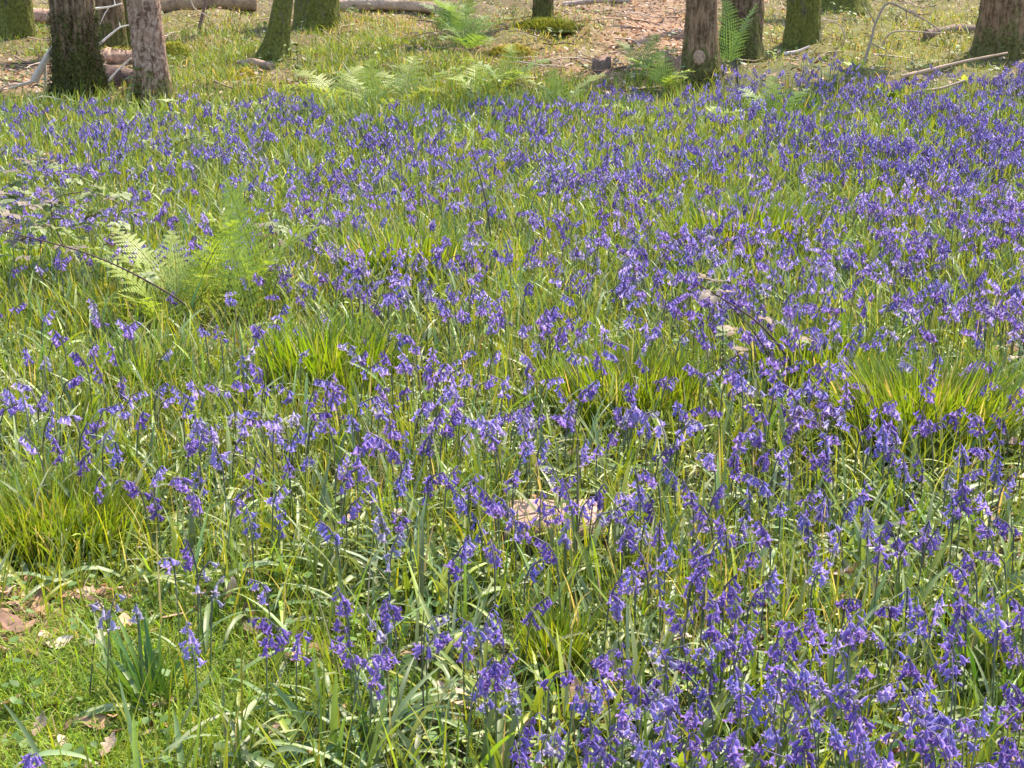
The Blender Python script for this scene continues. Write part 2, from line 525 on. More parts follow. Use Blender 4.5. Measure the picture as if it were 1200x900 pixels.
def stem_path(H, lean, nod, nseg=9, arc=.30):
    """flower stem in its own X-Z plane: upright then nodding over"""
    pts = [Vector((0, 0, 0))]
    for i in range(nseg):
        s = (i + .5) / nseg
        a = lean + (nod * ((s - (1 - arc)) / arc) ** 1.3 if s > 1 - arc else 0)
        pts.append(pts[-1] + Vector((math.sin(a), 0, math.cos(a))) * (H / nseg))
    return pts


def path_at(pts, s):
    x = s * (len(pts) - 1); i = min(int(x), len(pts) - 2); f = x - i
    return pts[i].lerp(pts[i + 1], f), (pts[i + 1] - pts[i]).normalized()


def raceme(H, pts, n, rnd, span=.105, big=1.0):
    """pedicel start, bell matrix, is_bud for each bell, top last"""
    out = []
    for j in range(n):
        f = j / max(n - 1, 1)
        s = 1 - (span / H) * (1 - f) ** .9
        p, t = path_at(pts, min(s, .998))
        side = 1 if j % 2 else -1
        az = rnd.uniform(.1, 1.25) * side
        if rnd.random() < .2:
            az += math.pi * side * .6
        out_dir = Vector((math.cos(az), math.sin(az), 0))
        ped = (.014 - .006 * f) * rnd.uniform(.8, 1.2)
        q = p + out_dir * ped * .8 + Vector((0, 0, .002 - .004 * f))
        tilt = rnd.uniform(.15, .85) + .25 * (1 - f) * rnd.random()
        axis = (out_dir * math.sin(tilt) + Vector((0, 0, -math.cos(tilt)))).normalized()
        rot = Vector((0, 0, -1)).rotation_difference(axis).to_matrix().to_4x4()
        sc_ = big * rnd.uniform(.88, 1.12) * (1 - .22 * f)
        out.append((p, q, Matrix.Translation(q) @ rot @ Matrix.Rotation(rnd.uniform(0, 6), 4, 'Z') @ Matrix.Scale(sc_, 4), f > .85 and n > 4 and rnd.random() < .7))
    return out


def stem_cols(n, tone):
    lo = np.array([.13, .175, .04]); hi = .6 * np.array([.14, .10, .11]) + .35 * tone * .6
    return [lo * (1 - min(1, (i / (n - 1)) ** 2 * 1.1)) + hi * min(1, (i / (n - 1)) ** 2 * 1.1) for i in range(n)]


BL, BR_, BF = .0225, .0054, .0128
BELLS = {}
for tname, tc in TONES.items():
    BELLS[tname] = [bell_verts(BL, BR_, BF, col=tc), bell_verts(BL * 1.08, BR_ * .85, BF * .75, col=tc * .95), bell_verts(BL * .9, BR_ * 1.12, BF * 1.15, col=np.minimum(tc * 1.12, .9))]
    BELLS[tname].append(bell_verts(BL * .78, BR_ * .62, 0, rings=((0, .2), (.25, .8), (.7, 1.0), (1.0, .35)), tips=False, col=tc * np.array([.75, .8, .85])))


def bell_mesh(bv, name):
    mb = MB(); add_bell(mb, Matrix.Identity(4), bv)
    return mb.mesh(name, M_BELL)


BELL_MESH = {t: [bell_mesh(b, 'bell') for b in bs] for t, bs in BELLS.items()}

# a few strap leaves shared by the nearest plants
LEAF_MESH = []
for i in range(16):
    mb = MB()
    e0 = random.uniform(.75, 1.45)
    strips(mb, [(0, 0, 0.0)], 0, random.uniform(.18, .32), random.uniform(.009, .014), e0, random.uniform(.5, 2.1), S=9, fold=.45,
           col0=vary((.13, .19, .045), 1), col1=vary((.16, .23, .05), 1), twist=random.uniform(-.9, .9), clamp=False)
    for arr in mb.v:
        arr[:, 2] = np.maximum(arr[:, 2], .006)
    LEAF_MESH.append(mb.mesh('leaf', M_STRAP))

N_OWN = 300
OWN = []            # (object, u, v, attributes)
FAR_HEADS = []


def own_bluebells():
    heads = HEADS[:N_OWN]
    FAR_HEADS.extend(HEADS[N_OWN:])
    u = np.array([h[0] for h in heads]); v = np.array([h[1] for h in heads])
    rnd = random.Random(5)
    Hs = [rnd.uniform(.25, .37) for _ in heads]
    P = ground(u, v, np.array(Hs) * .86)
    for i, (hd, H, p) in enumerate(zip(heads, Hs, P)):
        if hd in PALE:
            tone = 'pale lilac-blue'
        elif hd in FADED:
            tone = 'faded greyish'
        else:
            tone = rnd.choices(['violet-blue', 'deep violet', 'pale lilac-blue', 'bluish', 'faded greyish'], [5, 2.2, 2.2, 1.6, .6])[0]
        n = rnd.choice([5, 6, 7, 8, 9, 10, 11])
        if hd in FADED:
            n = 4
        young = rnd.random() < .10 and hd not in PALE and hd not in FADED
        lean = rnd.uniform(0, .16); nod = rnd.uniform(.3, 1.75)
        rz = rnd.uniform(0, 2 * math.pi)
        pts = stem_path(H, lean, nod)
        hx = path_at(pts, .86)[0].x
        base = (p[0] - hx * math.cos(rz), p[1] - hx * math.sin(rz))
        z = float(hgt(*base)) - .004
        root = link('bluebell', None, None, (base[0], base[1], z)); root.rotation_euler = (0, 0, rz)
        big = rnd.uniform(.88, 1.1)
        rac = raceme(H, pts, n, rnd, rnd.uniform(.055, .085), big)
        mb = MB()
        sc_ = stem_cols(len(pts), TONES[tone])
        tube(mb, pts, [.0024 - .0012 * k / (len(pts) - 1) for k in range(len(pts))], None, 5, True, sc_)
        for (a, b, m4, bud) in rac:
            mid = a.lerp(b, .6) + Vector((0, 0, .003))
            tube(mb, [a, mid, b], .0008, TONES[tone] * .55, 3, False)
        link('stem', mb.mesh('stem', M_STEM), root)
        if i < 140:
            for (a, b, m4, bud) in rac:
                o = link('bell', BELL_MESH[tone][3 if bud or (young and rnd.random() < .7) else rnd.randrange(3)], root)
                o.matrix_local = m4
        else:
            fb = MB()
            k0 = max(0, int((1 - .11 / H) * (len(pts) - 1)))
            tube(fb, pts[k0:], .0021, None, 5, True, sc_[k0:])
            for (a, b, m4, bud) in rac:
                tube(fb, [a, a.lerp(b, .6) + Vector((0, 0, .003)), b], .0012, TONES[tone] * .55, 3, False)
            for (a, b, m4, bud) in rac:
                add_bell(fb, m4, BELLS[tone][3 if bud else rnd.randrange(3)])
            link('flower_head', fb.mesh('flower_head', M_BELL), root)
        for k in range(rnd.choice([1, 1, 2])):
            o = link('leaf', rnd.choice(LEAF_MESH), root)
            o.rotation_euler = (0, 0, rnd.uniform(0, 6.28)); o.location = (rnd.uniform(-.015, .015), rnd.uniform(-.015, .015), .003)
        # which way the head hangs in the picture
        dx = math.cos(rz)
        way = 'nodding to the right' if dx > .45 else 'nodding to the left' if dx < -.45 else ('nodding towards the viewer' if math.sin(rz) < 0 else 'nodding away')
        OWN.append((root, hd[0], hd[1], tone, way))


own_bluebells()


def far_bluebells():
    """the thousands of smaller flowers behind, one mass"""
    rnd = random.Random(77)
    mb = MB()
    vmax = HEADS[N_OWN - 1][1]
    heads = list(FAR_HEADS)
    # sample the rest by picture density
    cand_u = RNG.uniform(-140, 1340, 120000); cand_v = RNG.uniform(60, vmax, 120000)
    P = ground(cand_u, cand_v, .26)
    slant = np.linalg.norm(P - np.array([0, 0, CAMZ]), axis=1)
    size = .10 * FPX / slant
    dens = flower_density(cand_u, cand_v) / 9
    clump = .2 + 1.8 * (np.sin(P[:, 0] * 3.1 + np.sin(P[:, 1] * 2.3) * 1.8) * np.sin(P[:, 1] * 2.7 + 1.3 * np.sin(P[:, 0] * 1.9)) * .5 + .5) ** 1.5
    area = 1480 * (vmax - 60) / 120000
    fill = np.where(cand_v > 395, .45, 1.0)
    prob = dens * 4.7 * area / (size ** 2) * clump * fill
    k = RNG.random(120000) < prob
    pts = [(a, b) for a, b in zip(cand_u[k], cand_v[k])] + heads
    u = np.array([a for a, b in pts]); v = np.array([b for a, b in pts])
    Hs = RNG.uniform(.24, .38, len(pts))
    P = ground(u, v, Hs * .86)
    lo1 = {t: [bell_verts(BL * 1.1, BR_ * 1.1, BF, 5, ((0, .25), (.3, .85), (.85, 1.0)), True, c) for c in (tc, tc * .85, np.minimum(tc * 1.2, .9))] for t, tc in TONES.items()}
    lo2 = {t: [bell_verts(BL * 1.25, BR_ * 1.2, BF * 1.15, 4, ((0, .3), (.5, .85), (1., 1.5)), False, c) for c in (tc, tc * .85, np.minimum(tc * 1.25, .9))] for t, tc in TONES.items()}
    for p, H in zip(P, Hs):
        d = p[1]
        tone = rnd.choices(['violet-blue', 'deep violet', 'pale lilac-blue', 'bluish', 'faded greyish'], [4.5, 1.8, 2.6, 2.4, 1.0])[0]
        far = d > 9.5
        pts = stem_path(H, rnd.uniform(0, .15), rnd.uniform(.5, 1.8), 6 if not far else 4, .35)
        rz = rnd.uniform(0, 6.28)
        hx = path_at(pts, .86)[0].x
        bx, by = p[0] - hx * math.cos(rz), p[1] - hx * math.sin(rz)
        M = Matrix.Translation((bx, by, float(hgt(bx, by)) - .004)) @ Matrix.Rotation(rz, 4, 'Z')
        wpts = [M @ q for q in pts]
        tube(mb, wpts, [.0026 if not far else .0032] * len(pts), None, 3, False, stem_cols(len(pts), TONES[tone]))
        n = rnd.choice([5, 6, 7, 8, 9, 10]) if not far else rnd.choice([6, 7, 8])
        for (a, b, m4, bud) in raceme(H, pts, n, rnd, rnd.uniform(.045, .08), rnd.uniform(.82, 1.1)):
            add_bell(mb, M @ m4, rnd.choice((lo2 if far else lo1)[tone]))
    o = setting(link('bluebells', mb.mesh('bluebells', M_BELL)), 'stuff')
    o['label'] = 'carpet of smaller violet-blue bluebells stretching back to the trees'
    print('far bluebells', len(P), 'verts', mb.n)


far_bluebells()

# ------------------------------------------------------------------ strap leaves and grass, uncountable


def scatter(n, d0, d1, margin=.6):
    y = RNG.uniform(d0, d1, n)
    x = RNG.uniform(-1, 1, n) * (.385 * y + margin)
    z = hgt(x, y)
    u, v = proj(x, y, z)
    return np.stack([x, y, z], -1), u, v


def clumpy(P, f=1.0, ph=0.0):
    a = np.sin(P[:, 0] * 5.1 * f + ph + 2 * np.sin(P[:, 1] * 3.3 * f)) * np.sin(P[:, 1] * 4.3 * f + ph * 2 + 1.7 * np.sin(P[:, 0] * 2.9 * f))
    return a * .5 + .5


def strap_leaves():
    mb = MB()
    P, u, v = scatter(60000, 2.4, 15.5)
    lit = zone(LITTER, u, v); turf = zone(TURF, u, v)
    top = v > np.interp(u, TOPU, TOPV) + 4
    keep = (RNG.random(len(P)) < (1 - .85 * lit) * (1 - np.clip(1.35 * turf, 0, .985)) * (1 - .9 * blob(u, v, 650, 618, 62, 26)) * (.4 + .6 * clumpy(P, .6, 1.))) & top
    P = P[keep]; u = u[keep]; v = v[keep]
    n = len(P)
    grow = 1 + np.clip((P[:, 1] - 6) / 12, 0, 1) * .5
    lying = RNG.random(n) < np.where(P[:, 1] < 6, .65, .25)
    e0 = np.where(lying, RNG.uniform(.5, 1.2, n), RNG.uniform(1.0, 1.5, n))
    k = np.where(lying, RNG.uniform(1.0, 2.4, n), RNG.uniform(.2, 1.1, n))
    L = RNG.uniform(.15, .31, n)
    cols = vary((.15, .205, .065), n, .4, .15)
    br = RNG.random(n) < .35
    cols[br] = vary((.23, .28, .03), br.sum(), .25, .12)
    pl = RNG.random(n) < .3
    cols[pl] = vary((.23, .28, .13), pl.sum(), .25, .1)
    tip = cols * np.array([1.2, 1.12, .9])
    strips(mb, P, RNG.uniform(0, 6.283, n), L, RNG.uniform(.008, .017, n) * grow, e0, k, S=7, fold=.4, col0=cols, col1=tip, twist=RNG.uniform(-1.2, 1.2, n))
    o = setting(link('bluebell_leaves', mb.mesh('bluebell_leaves', M_STRAP)), 'stuff')
    o['label'] = 'glossy strap-shaped bluebell leaves arching over each other'
    print('straps', n)


def grass():
    mb = MB()
    # short turf bottom left
    P, u, v = scatter(130000, 2.35, 4.6, .4)
    keep = RNG.random(len(P)) < np.clip(zone(TURF, u, v) * 1.25, 0, 1) * (1 - .75 * zone(LITTER, u, v))
    P = P[keep]; n = len(P)
    c = vary((.21, .30, .03), n, .35, .15)
    st = RNG.random(n) < .06; c[st] = vary((.38, .33, .15), st.sum())
    strips(mb, P, RNG.uniform(0, 6.283, n), RNG.uniform(.025, .095, n), RNG.uniform(.002, .004, n), RNG.uniform(.6, 1.5, n), RNG.uniform(.2, 1.8, n), S=4, col0=c, col1=c * np.array([1.15, 1.1, 1.]), twist=RNG.uniform(-1, 1, n))
    print('turf', n)
    # upright blades among the flowers
    P, u, v = scatter(90000, 2.35, 16.5)
    top = v > np.interp(u, TOPU, TOPV) - 6
    keep = (RNG.random(len(P)) < (1 - .85 * zone(LITTER, u, v)) * (1 - np.clip(1.3 * zone(TURF, u, v), 0, .985)) * (1 - .9 * blob(u, v, 650, 618, 62, 26)) * (.15 + .85 * clumpy(P, .45, 3.) ** 1.2)) & top
    P = P[keep]; u = u[keep]; v = v[keep]; n = len(P)
    far = np.clip((P[:, 1] - 4) / 10, 0, 1)
    c = vary((.225, .258, .03), n, .38, .16)
    dk = RNG.random(n) < .3; c[dk] = vary((.12, .19, .03), dk.sum())
    st = RNG.random(n) < .10; c[st] = vary((.42, .34, .20), st.sum())
    strips(mb, P, RNG.uniform(0, 6.283, n), RNG.uniform(.12, .30, n), RNG.uniform(.0028, .006, n) * (1 + far * .9), RNG.uniform(1.2, 1.57, n), RNG.uniform(.03, .8, n), S=4, col0=c, col1=c * np.array([1.12, 1.08, .95]), twist=RNG.uniform(-1, 1, n))
    print('upright', n)
    # tall fine grass under the trees and short growth on the bank
    P, u, v = scatter(110000, 13, 27, 1.0)
    tall = zone(TALLGRASS, u, v); moss = zone(MOSSY, u, v)
    w = np.clip(tall * 1.2 + .35 * moss + .30 * (1 - zone(LITTER, u, v)) * clumpy(P, .3, 5.), 0, 1)
    top = v <= np.interp(u, TOPU, TOPV) + 10
    keep = (RNG.random(len(P)) < w) & top
    P = P[keep]; tall = tall[keep]; moss = moss[keep]; n = len(P)
    c = vary((.165, .215, .025), n, .4, .16)
    ms = RNG.random(n) < moss * .8; c[ms] = vary((.24, .215, .025), ms.sum(), .45, .18)
    st = RNG.random(n) < .12; c[st] = vary((.42, .34, .17), st.sum())
    strips(mb, P, RNG.uniform(0, 6.283, n), RNG.uniform(.03, .12, n) * (.5 + 1.5 * clumpy(P, .5, 2.)) + tall * RNG.uniform(.06, .24, n), RNG.uniform(.007, .012, n), RNG.uniform(.8, 1.5, n), RNG.uniform(.2, 1.2, n), S=3, col0=c, twist=RNG.uniform(-1, 1, n))
    print('bank grass', n)
    P, u, v = scatter(60000, 22, 42, 2.0)
    w = .25 + .6 * zone(MOSSY, u, v) - .35 * zone(LITTER, u, v)
    keep = RNG.random(len(P)) < w
    P = P[keep]; n = len(P)
    c = vary((.165, .185, .03), n, .5, .2)
    st = RNG.random(n) < .2; c[st] = vary((.42, .34, .19), st.sum())
    strips(mb, P, RNG.uniform(0, 6.283, n), RNG.uniform(.05, .16, n) * (.4 + 1.6 * clumpy(P, .4, 4.)), RNG.uniform(.012, .02, n), RNG.uniform(.7, 1.4, n), RNG.uniform(.2, 1.2, n), S=2, col0=c)
    o = setting(link('grass', mb.mesh('grass', M_GRASS)), 'stuff')
    o['label'] = 'bright green grass growing through the flowers'


strap_leaves()
grass()


def leaf_shape(n=9, lobes=0, wid=.5):
    """outline half-widths of a leaf along its midrib"""
    s = np.linspace(0, 1, n)
    w = wid * np.sin(math.pi * np.clip(s, 0, 1) ** .85) ** .9
    if lobes:
        w = w * (1 - .38 * (np.sin(s * math.pi * 2 * lobes) > 0) * (s > .1) * (s < .93))
    w[0] = .02; w[-1] = .01
    return s, w


def flat_leaf(mb, M, L, wid, col, curl=.3, cup=.3, lobes=0, n=9, wave=.0, col2=None):
    """one leaf along +X in M's frame with curl along the midrib and cup across it"""
    s, w = leaf_shape(n, lobes, wid)
    V = []; C = []
    for i, (a, b) in enumerate(zip(s, w)):
        an = curl * a
        x = L * math.sin(an) / curl if abs(curl) > 1e-3 else L * a
        z = L * (1 - math.cos(an)) / curl if abs(curl) > 1e-3 else 0
        for sd in (-1, 0, 1):
            y = sd * b * L
            zz = z + abs(sd) * b * L * cup + wave * L * math.sin(i * 2.1 + sd * 1.3) * abs(sd)
            V.append(M @ Vector((x, y, zz)))
            C.append(col if sd else (col2 if col2 is not None else col))
    F = []
    for i in range(n - 1):
        for j in range(2):
            F.append((i * 3 + j, (i + 1) * 3 + j, (i + 1) * 3 + j + 1, i * 3 + j + 1))
    mb.add(np.array([tuple(p) for p in V]), F, np.array(C))


def rot3(rz, ry=0, rx=0):
    return Matrix.Rotation(rz, 4, 'Z') @ Matrix.Rotation(ry, 4, 'Y') @ Matrix.Rotation(rx, 4, 'X')


TANS = [(.44, .26, .16), (.52, .34, .25), (.40, .22, .13), (.24, .13, .075), (.62, .46, .36), (.12, .07, .045)]


def leaf_litter():
    mb = MB(); rnd = random.Random(3)
    tot = 0
    for n, d0, d1, size in ((9000, 2.35, 6, (.035, .075)), (9000, 6, 16, (.05, .085)), (42000, 13, 36, (.05, .10))):
        P, u, v = scatter(n, d0, d1, .8)
        w = np.clip(zone(LITTER, u, v) + .05 + .30 * (P[:, 1] > 15.5) * clumpy(P, .35, 1.), 0, 1)
        keep = RNG.random(n) < w
        for p, d in zip(P[keep], P[keep][:, 1]):
            c = np.array(rnd.choice(TANS)) * rnd.uniform(.75, 1.25)
            M = Matrix.Translation((p[0], p[1], p[2] + rnd.uniform(.004, .03))) @ rot3(rnd.uniform(0, 6.28), rnd.uniform(-.45, .35), rnd.uniform(-.6, .6))
            flat_leaf(mb, M, rnd.uniform(*size), rnd.uniform(.22, .36), c, rnd.uniform(-.9, .9), rnd.uniform(-.4, .6), 0, 4 if d > 8 else 6)
            tot += 1
    o = setting(link('leaf_litter', mb.mesh('leaf_litter', M_DEAD)), 'stuff')
    o['label'] = 'scattered tan and brown dead leaves on the ground'
    print('litter', tot)


leaf_litter()


def debris():
    mb = MB(); rnd = random.Random(21)
    P, u, v = scatter(2600, 13.5, 34, 1.0)
    keep = (v < np.interp(u, TOPU, TOPV) + 6) & (RNG.random(len(P)) < .25 + .75 * zone(LITTER, u, v))
    for p in P[keep]:
        L = rnd.uniform(.15, .8); a = rnd.uniform(0, 6.28); r = rnd.uniform(.004, .012)
        dx, dy = math.cos(a) * L / 2, math.sin(a) * L / 2
        q = [Vector((p[0] + dx * t + rnd.uniform(-.04, .04), p[1] + dy * t + rnd.uniform(-.04, .04), float(hgt(p[0] + dx * t, p[1] + dy * t)) + rnd.uniform(.01, .07))) for t in (-1, -.3, .4, 1)]
        c = np.array(rnd.choice([(.45, .35, .27), (.30, .21, .15), (.14, .09, .07), (.10, .065, .05)]))
        tube(mb, spline(q, 6), r, c, 4, False)
    o = setting(link('twig_litter', mb.mesh('twig_litter', M_TWIG)), 'stuff')
    o['label'] = 'small fallen twigs scattered over the leafy bank'



def scrub():
    mb = MB(); rnd = random.Random(31)
    P, u, v = scatter(900, 13.5, 32, .8)
    keep = (v < np.interp(u, TOPU, TOPV) + 14) & (RNG.random(len(P)) < .75 - .4 * zone(LITTER, u, v))
    for p in P[keep]:
        c = np.array(rnd.choice([(.16, .21, .06), (.20, .25, .07), (.13, .18, .06), (.22, .25, .08), (.22, .16, .10)]))
        h = rnd.uniform(.06, .30)
        for k in range(rnd.choice([3, 5, 8])):
            q = Vector((p[0] + rnd.uniform(-.16, .16), p[1] + rnd.uniform(-.16, .16), p[2] + h * rnd.uniform(.3, 1)))
            M = Matrix.Translation(q) @ rot3(rnd.uniform(0, 6.28), rnd.uniform(-.6, .4), rnd.uniform(-.5, .5))
            flat_leaf(mb, M, rnd.uniform(.05, .10), rnd.uniform(.26, .4), c * rnd.uniform(.75, 1.25), rnd.uniform(-.7, .4), .2, 0, 6)
            tube(mb, [Vector((p[0], p[1], p[2] - .01)), q], .003, (.12, .09, .05), 3, False)
    o = setting(link('undergrowth', mb.mesh('undergrowth', M_BRAMBLE)), 'stuff')
    o['label'] = 'low leafy undergrowth dotted over the bank under the trees'


debris()
scrub()

# ------------------------------------------------------------------ low herbs: small round leaves in the turf (nobody could count them)


def herbs():
    mb = MB(); rnd = random.Random(8)
    P, u, v = scatter(2600, 2.35, 9, .4)
    for p, d in zip(P, P[:, 1]):
        c = np.array((.13, .21, .05)) * rnd.uniform(.7, 1.3)
        for k in range(rnd.choice([1, 2, 3])):
            M = Matrix.Translation((p[0] + rnd.uniform(-.02, .02), p[1] + rnd.uniform(-.02, .02), p[2] + rnd.uniform(.02, .09))) @ rot3(rnd.uniform(0, 6.28), rnd.uniform(-.5, .3), rnd.uniform(-.3, .3))
            flat_leaf(mb, M, rnd.uniform(.015, .032), .42, c, rnd.uniform(-.5, .5), .15, 0, 5)
    o = setting(link('ground_herbs', mb.mesh('ground_herbs', M_GRASS)), 'stuff')
    o['label'] = 'tiny round-leaved herbs low in the turf'


herbs()

# ------------------------------------------------------------------ trees
BARKS = {
    'dark': bark_mat('dark furrowed bark', (.11, .063, .035), (.29, .18, .105), (.36, .25, .16), .45, (.085, .085, .02), 1.2, .9),
    'pink': bark_mat('pinkish flaking bark', (.17, .085, .05), (.38, .215, .14), (.54, .36, .26), .9, (.10, .095, .022), .6, .85),
    'brown': bark_mat('brown fissured bark', (.15, .08, .04), (.36, .21, .115), (.42, .28, .17), .4, (.10, .105, .025), 1.0, .75),
    'moss': bark_mat('moss covered bark', (.10, .075, .045), (.22, .165, .10), (.26, .23, .15), .3, (.13, .13, .025), 3.0, .95),
}


def trunk_mesh(mb, r, H, flare, lean, seed, ridges=.085):
    zs = np.concatenate([np.linspace(-.25, .9, 30), np.linspace(.95, 3.5, 34), np.linspace(3.8, H, 14)])
    nt = 72
    V = []; F = []
    off = Vector((seed * 3.7, seed * 1.3, 0))
    for z in zs:
        cx, cy = lean[0] * z, lean[1] * z
        fl = 1 + flare * math.exp(-max(z, 0) / .22)
        tp = 1 - .35 * max(z, 0) / H
        for k in range(nt):
            th = 2 * math.pi * k / nt
            c, s = math.cos(th), math.sin(th)
            lob = noise.noise(Vector((c * 1.1, s * 1.1, z * .5)) + off)
            rid = abs(noise.noise(Vector((c * 6, s * 6, z * 1.3)) + off)) + .5 * abs(noise.noise(Vector((c * 14, s * 14, z * 3.5)) + off))
            rr = r * tp * (fl + lob * (.12 + 1.3 * flare * math.exp(-max(z, 0) / .2))) + r * ridges * (rid * 2 - .8)
            V.append((cx + c * rr, cy + s * rr, z))
    n = len(zs)
    for i in range(n - 1):
        for k in range(nt):
            k2 = (k + 1) % nt
            F.append((i * nt + k, i * nt + k2, (i + 1) * nt + k2, (i + 1) * nt + k))
    mb.add(np.array(V), F, (.2, .15, .1))


def tree(label, u, v, wpx, bark, flare=.22, lean=(0, 0), seed=1, moss=0, moss_h=.8, mosscol=(.10, .10, .02), H=9.5, shaggy=False, side=None):
    p = g1(u, v)
    sl = math.sqrt(p.x ** 2 + p.y ** 2 + (CAMZ - p.z) ** 2)
    r = wpx / 2 * sl / FPX
    p.y += r; p.z = float(hgt(p.x, p.y))
    t = thing('tree', label, 'tree', p, 'woodland tree trunks')
    mb = MB(); trunk_mesh(mb, r, H, flare, lean, seed)
    link('trunk', mb.mesh('trunk', BARKS[bark]), t)
    # bare limbs high above the picture
    rnd = random.Random(seed)
    for k in range(3):
        a = rnd.uniform(0, 6.28); z = H * (.72 + .1 * k)
        s = Vector((lean[0] * z, lean[1] * z, z))
        e = s + Vector((math.cos(a) * 1.6, math.sin(a) * 1.6, 1.5))
        lb = MB(); tube(lb, spline([s, s.lerp(e, .5) + Vector((0, 0, .3)), e], 8), [r * .4 - r * .035 * i for i in range(9)], (.2, .15, .1), 10)
        link('limb', lb.mesh('limb', BARKS[bark]), t)
    if moss:
        th = RNG.uniform(0, 6.283, moss) if side is None else RNG.normal(side, 1.0, moss)
        z = RNG.random(moss) ** 1.6 * moss_h
        rr = r * (1 + flare * np.exp(-z / .28)) * .99
        kk = np.ones(moss, bool) if shaggy else np.array([noise.noise(Vector((math.cos(a) * 2.2 + seed, math.sin(a) * 2.2, b * 3.5))) for a, b in zip(th, z)]) > -.12 + .35 * z / moss_h
        th, z, rr = th[kk], z[kk], rr[kk]; moss = len(z)
        B = np.stack([np.cos(th) * rr + lean[0] * z, np.sin(th) * rr + lean[1] * z, z], -1)
        m = MB()
        strips(m, B, th + RNG.normal(0, .6, moss), RNG.uniform(.025, .06, moss) * (1.8 if shaggy else 1), RNG.uniform(.012, .022, moss), RNG.uniform(-.2, .9, moss), RNG.uniform(.3, 1.6, moss), S=2,
               col0=vary(mosscol, moss, .5, .15), clamp=False)
        setting(link('moss', m.mesh('moss', M_MOSS), t), 'stuff')
    return t


tree('mossy trunk cut off by the left edge of the woodland', 14, 46, 36, 'moss', .15, (0, 0), 1, 900, 1.6)
T2 = tree('thick dark trunk with bushy dark moss around its lower half, behind the bluebells', 86, 116, 48, 'dark', .32, (0, 0), 2, 3200, .95, (.085, .085, .022), shaggy=True)
T3 = tree('pinkish flaking trunk standing right of the bushy moss trunk', 177, 130, 37, 'pink', .42, (-.035, 0), 3, 500, .35, (.10, .10, .02))
tree('dark trunk half hidden between the bushy moss trunk and the pinkish trunk', 128, 60, 30, 'dark', .1, (-.01, 0), 4, 300, 1.0)
tree('narrow mossy trunk just left of and behind the pinkish trunk', 149, 57, 15, 'moss', .1, (0, 0), 5, 300, 1.2)
tree('thin leaning stem with mossy foot beside a broad mossy tree', 320, 70, 22, 'moss', .8, (.20, .02), 6, 400, .5, (.11, .10, .025))
tree('broad mossy tree behind the thin leaning stem', 368, 37, 48, 'moss', .35, (0, 0), 7, 1400, 1.0, (.14, .14, .025))
tree('small dark trunk on the mossy mound among dead leaves', 637, 26, 22, 'dark', .35, (0, 0), 8, 600, .5, (.14, .13, .025))
T7 = tree('brown trunk with a bare pale scar and mossy foot behind the bluebells', 821, 99, 36, 'brown', .5, (.005, 0), 9, 1400, .55, (.11, .11, .025))
def scar():
    p = T7.location
    r = .0
    c = at(814, 66, p.y) - p
    mb = MB(); V = []; F = []
    R0 = .205
    for i in range(9):
        for k in range(13):
            a = -math.pi / 2 + (k - 6) * .055 - .15; z = c.z + (i - 4) * .022
            q = ((i - 4) / 4.2) ** 2 + ((k - 6) / 6.3) ** 2
            rr = R0 * (1 + .5 * math.exp(-z / .22)) + (.014 * (1 - q) if q < 1 else -.04) + .02 * noise.noise(Vector((k, i, 2.2)) * .8)
            V.append((math.cos(a) * rr, math.sin(a) * rr, z))
    for i in range(8):
        for k in range(12):
            F.append((i * 13 + k, i * 13 + k + 1, (i + 1) * 13 + k + 1, (i + 1) * 13 + k))
    mb.add(np.array(V), F, (.36, .22, .14))
    link('bark_scar', mb.mesh('bark_scar', M_WOOD), T7)


scar()
T8 = tree('dark purplish-brown trunk behind the tall fern', 872, 72, 44, 'dark', .28, (-.01, 0), 10, 400, .5)
tree('brown mossy trunk on the yellow-green bank, right of the dark purplish trunk', 943, 54, 36, 'moss', .22, (0, 0), 11, 700, 1.2, (.16, .14, .03))
tree('far broad trunk with a spreading mossy base on the bank', 988, 17, 50, 'moss', .5, (0, 0), 12, 1100, .9, (.20, .19, .035))
T11 = tree('stout brown trunk at the right edge behind a fallen branch', 1182, 68, 54, 'brown', .22, (0, 0), 13, 600, .5)

# ------------------------------------------------------------------ logs, stumps, branches


def log(label, a, b, r, col, name='fallen_log', cat='log', moss=0, bend=.05, group='fallen logs', sides=20, lift=.6):
    p, q = g1(*a), g1(*b)
    p.z += r * lift; q.z += r * lift
    o = p.lerp(q, .5)
    root = thing(name, label, cat, o, group)
    mid = o + Vector((0, 0, bend))
    pts = spline([p, p.lerp(mid, .55), mid, mid.lerp(q, .5), q], 20)
    mb = MB()
    cols = [np.array(col) * random.uniform(.8, 1.2) for _ in pts]
    tube(mb, pts, [r * (1 - .18 * i / len(pts)) for i in range(len(pts))], None, sides, True, cols, jitter=.35)
    link('log_body', mb.mesh('log_body', M_WOOD, origin=o), root)
    if moss:
        i = RNG.integers(0, len(pts), moss)
        B = np.array([tuple(pts[k]) for k in i]) + np.stack([RNG.normal(0, r * .5, moss), RNG.normal(0, r * .35, moss), np.full(moss, r * .85)], -1) - np.array(o)
        m = MB(); strips(m, B, RNG.uniform(0, 6.28, moss), RNG.uniform(.03, .07, moss), RNG.uniform(.012, .025, moss), RNG.uniform(.2, 1.3, moss), RNG.uniform(.2, 1.6, moss), S=2, col0=vary((.22, .21, .04), moss, .4), clamp=False)
        setting(link('moss', m.mesh('moss', M_MOSS), root), 'stuff')
    return root


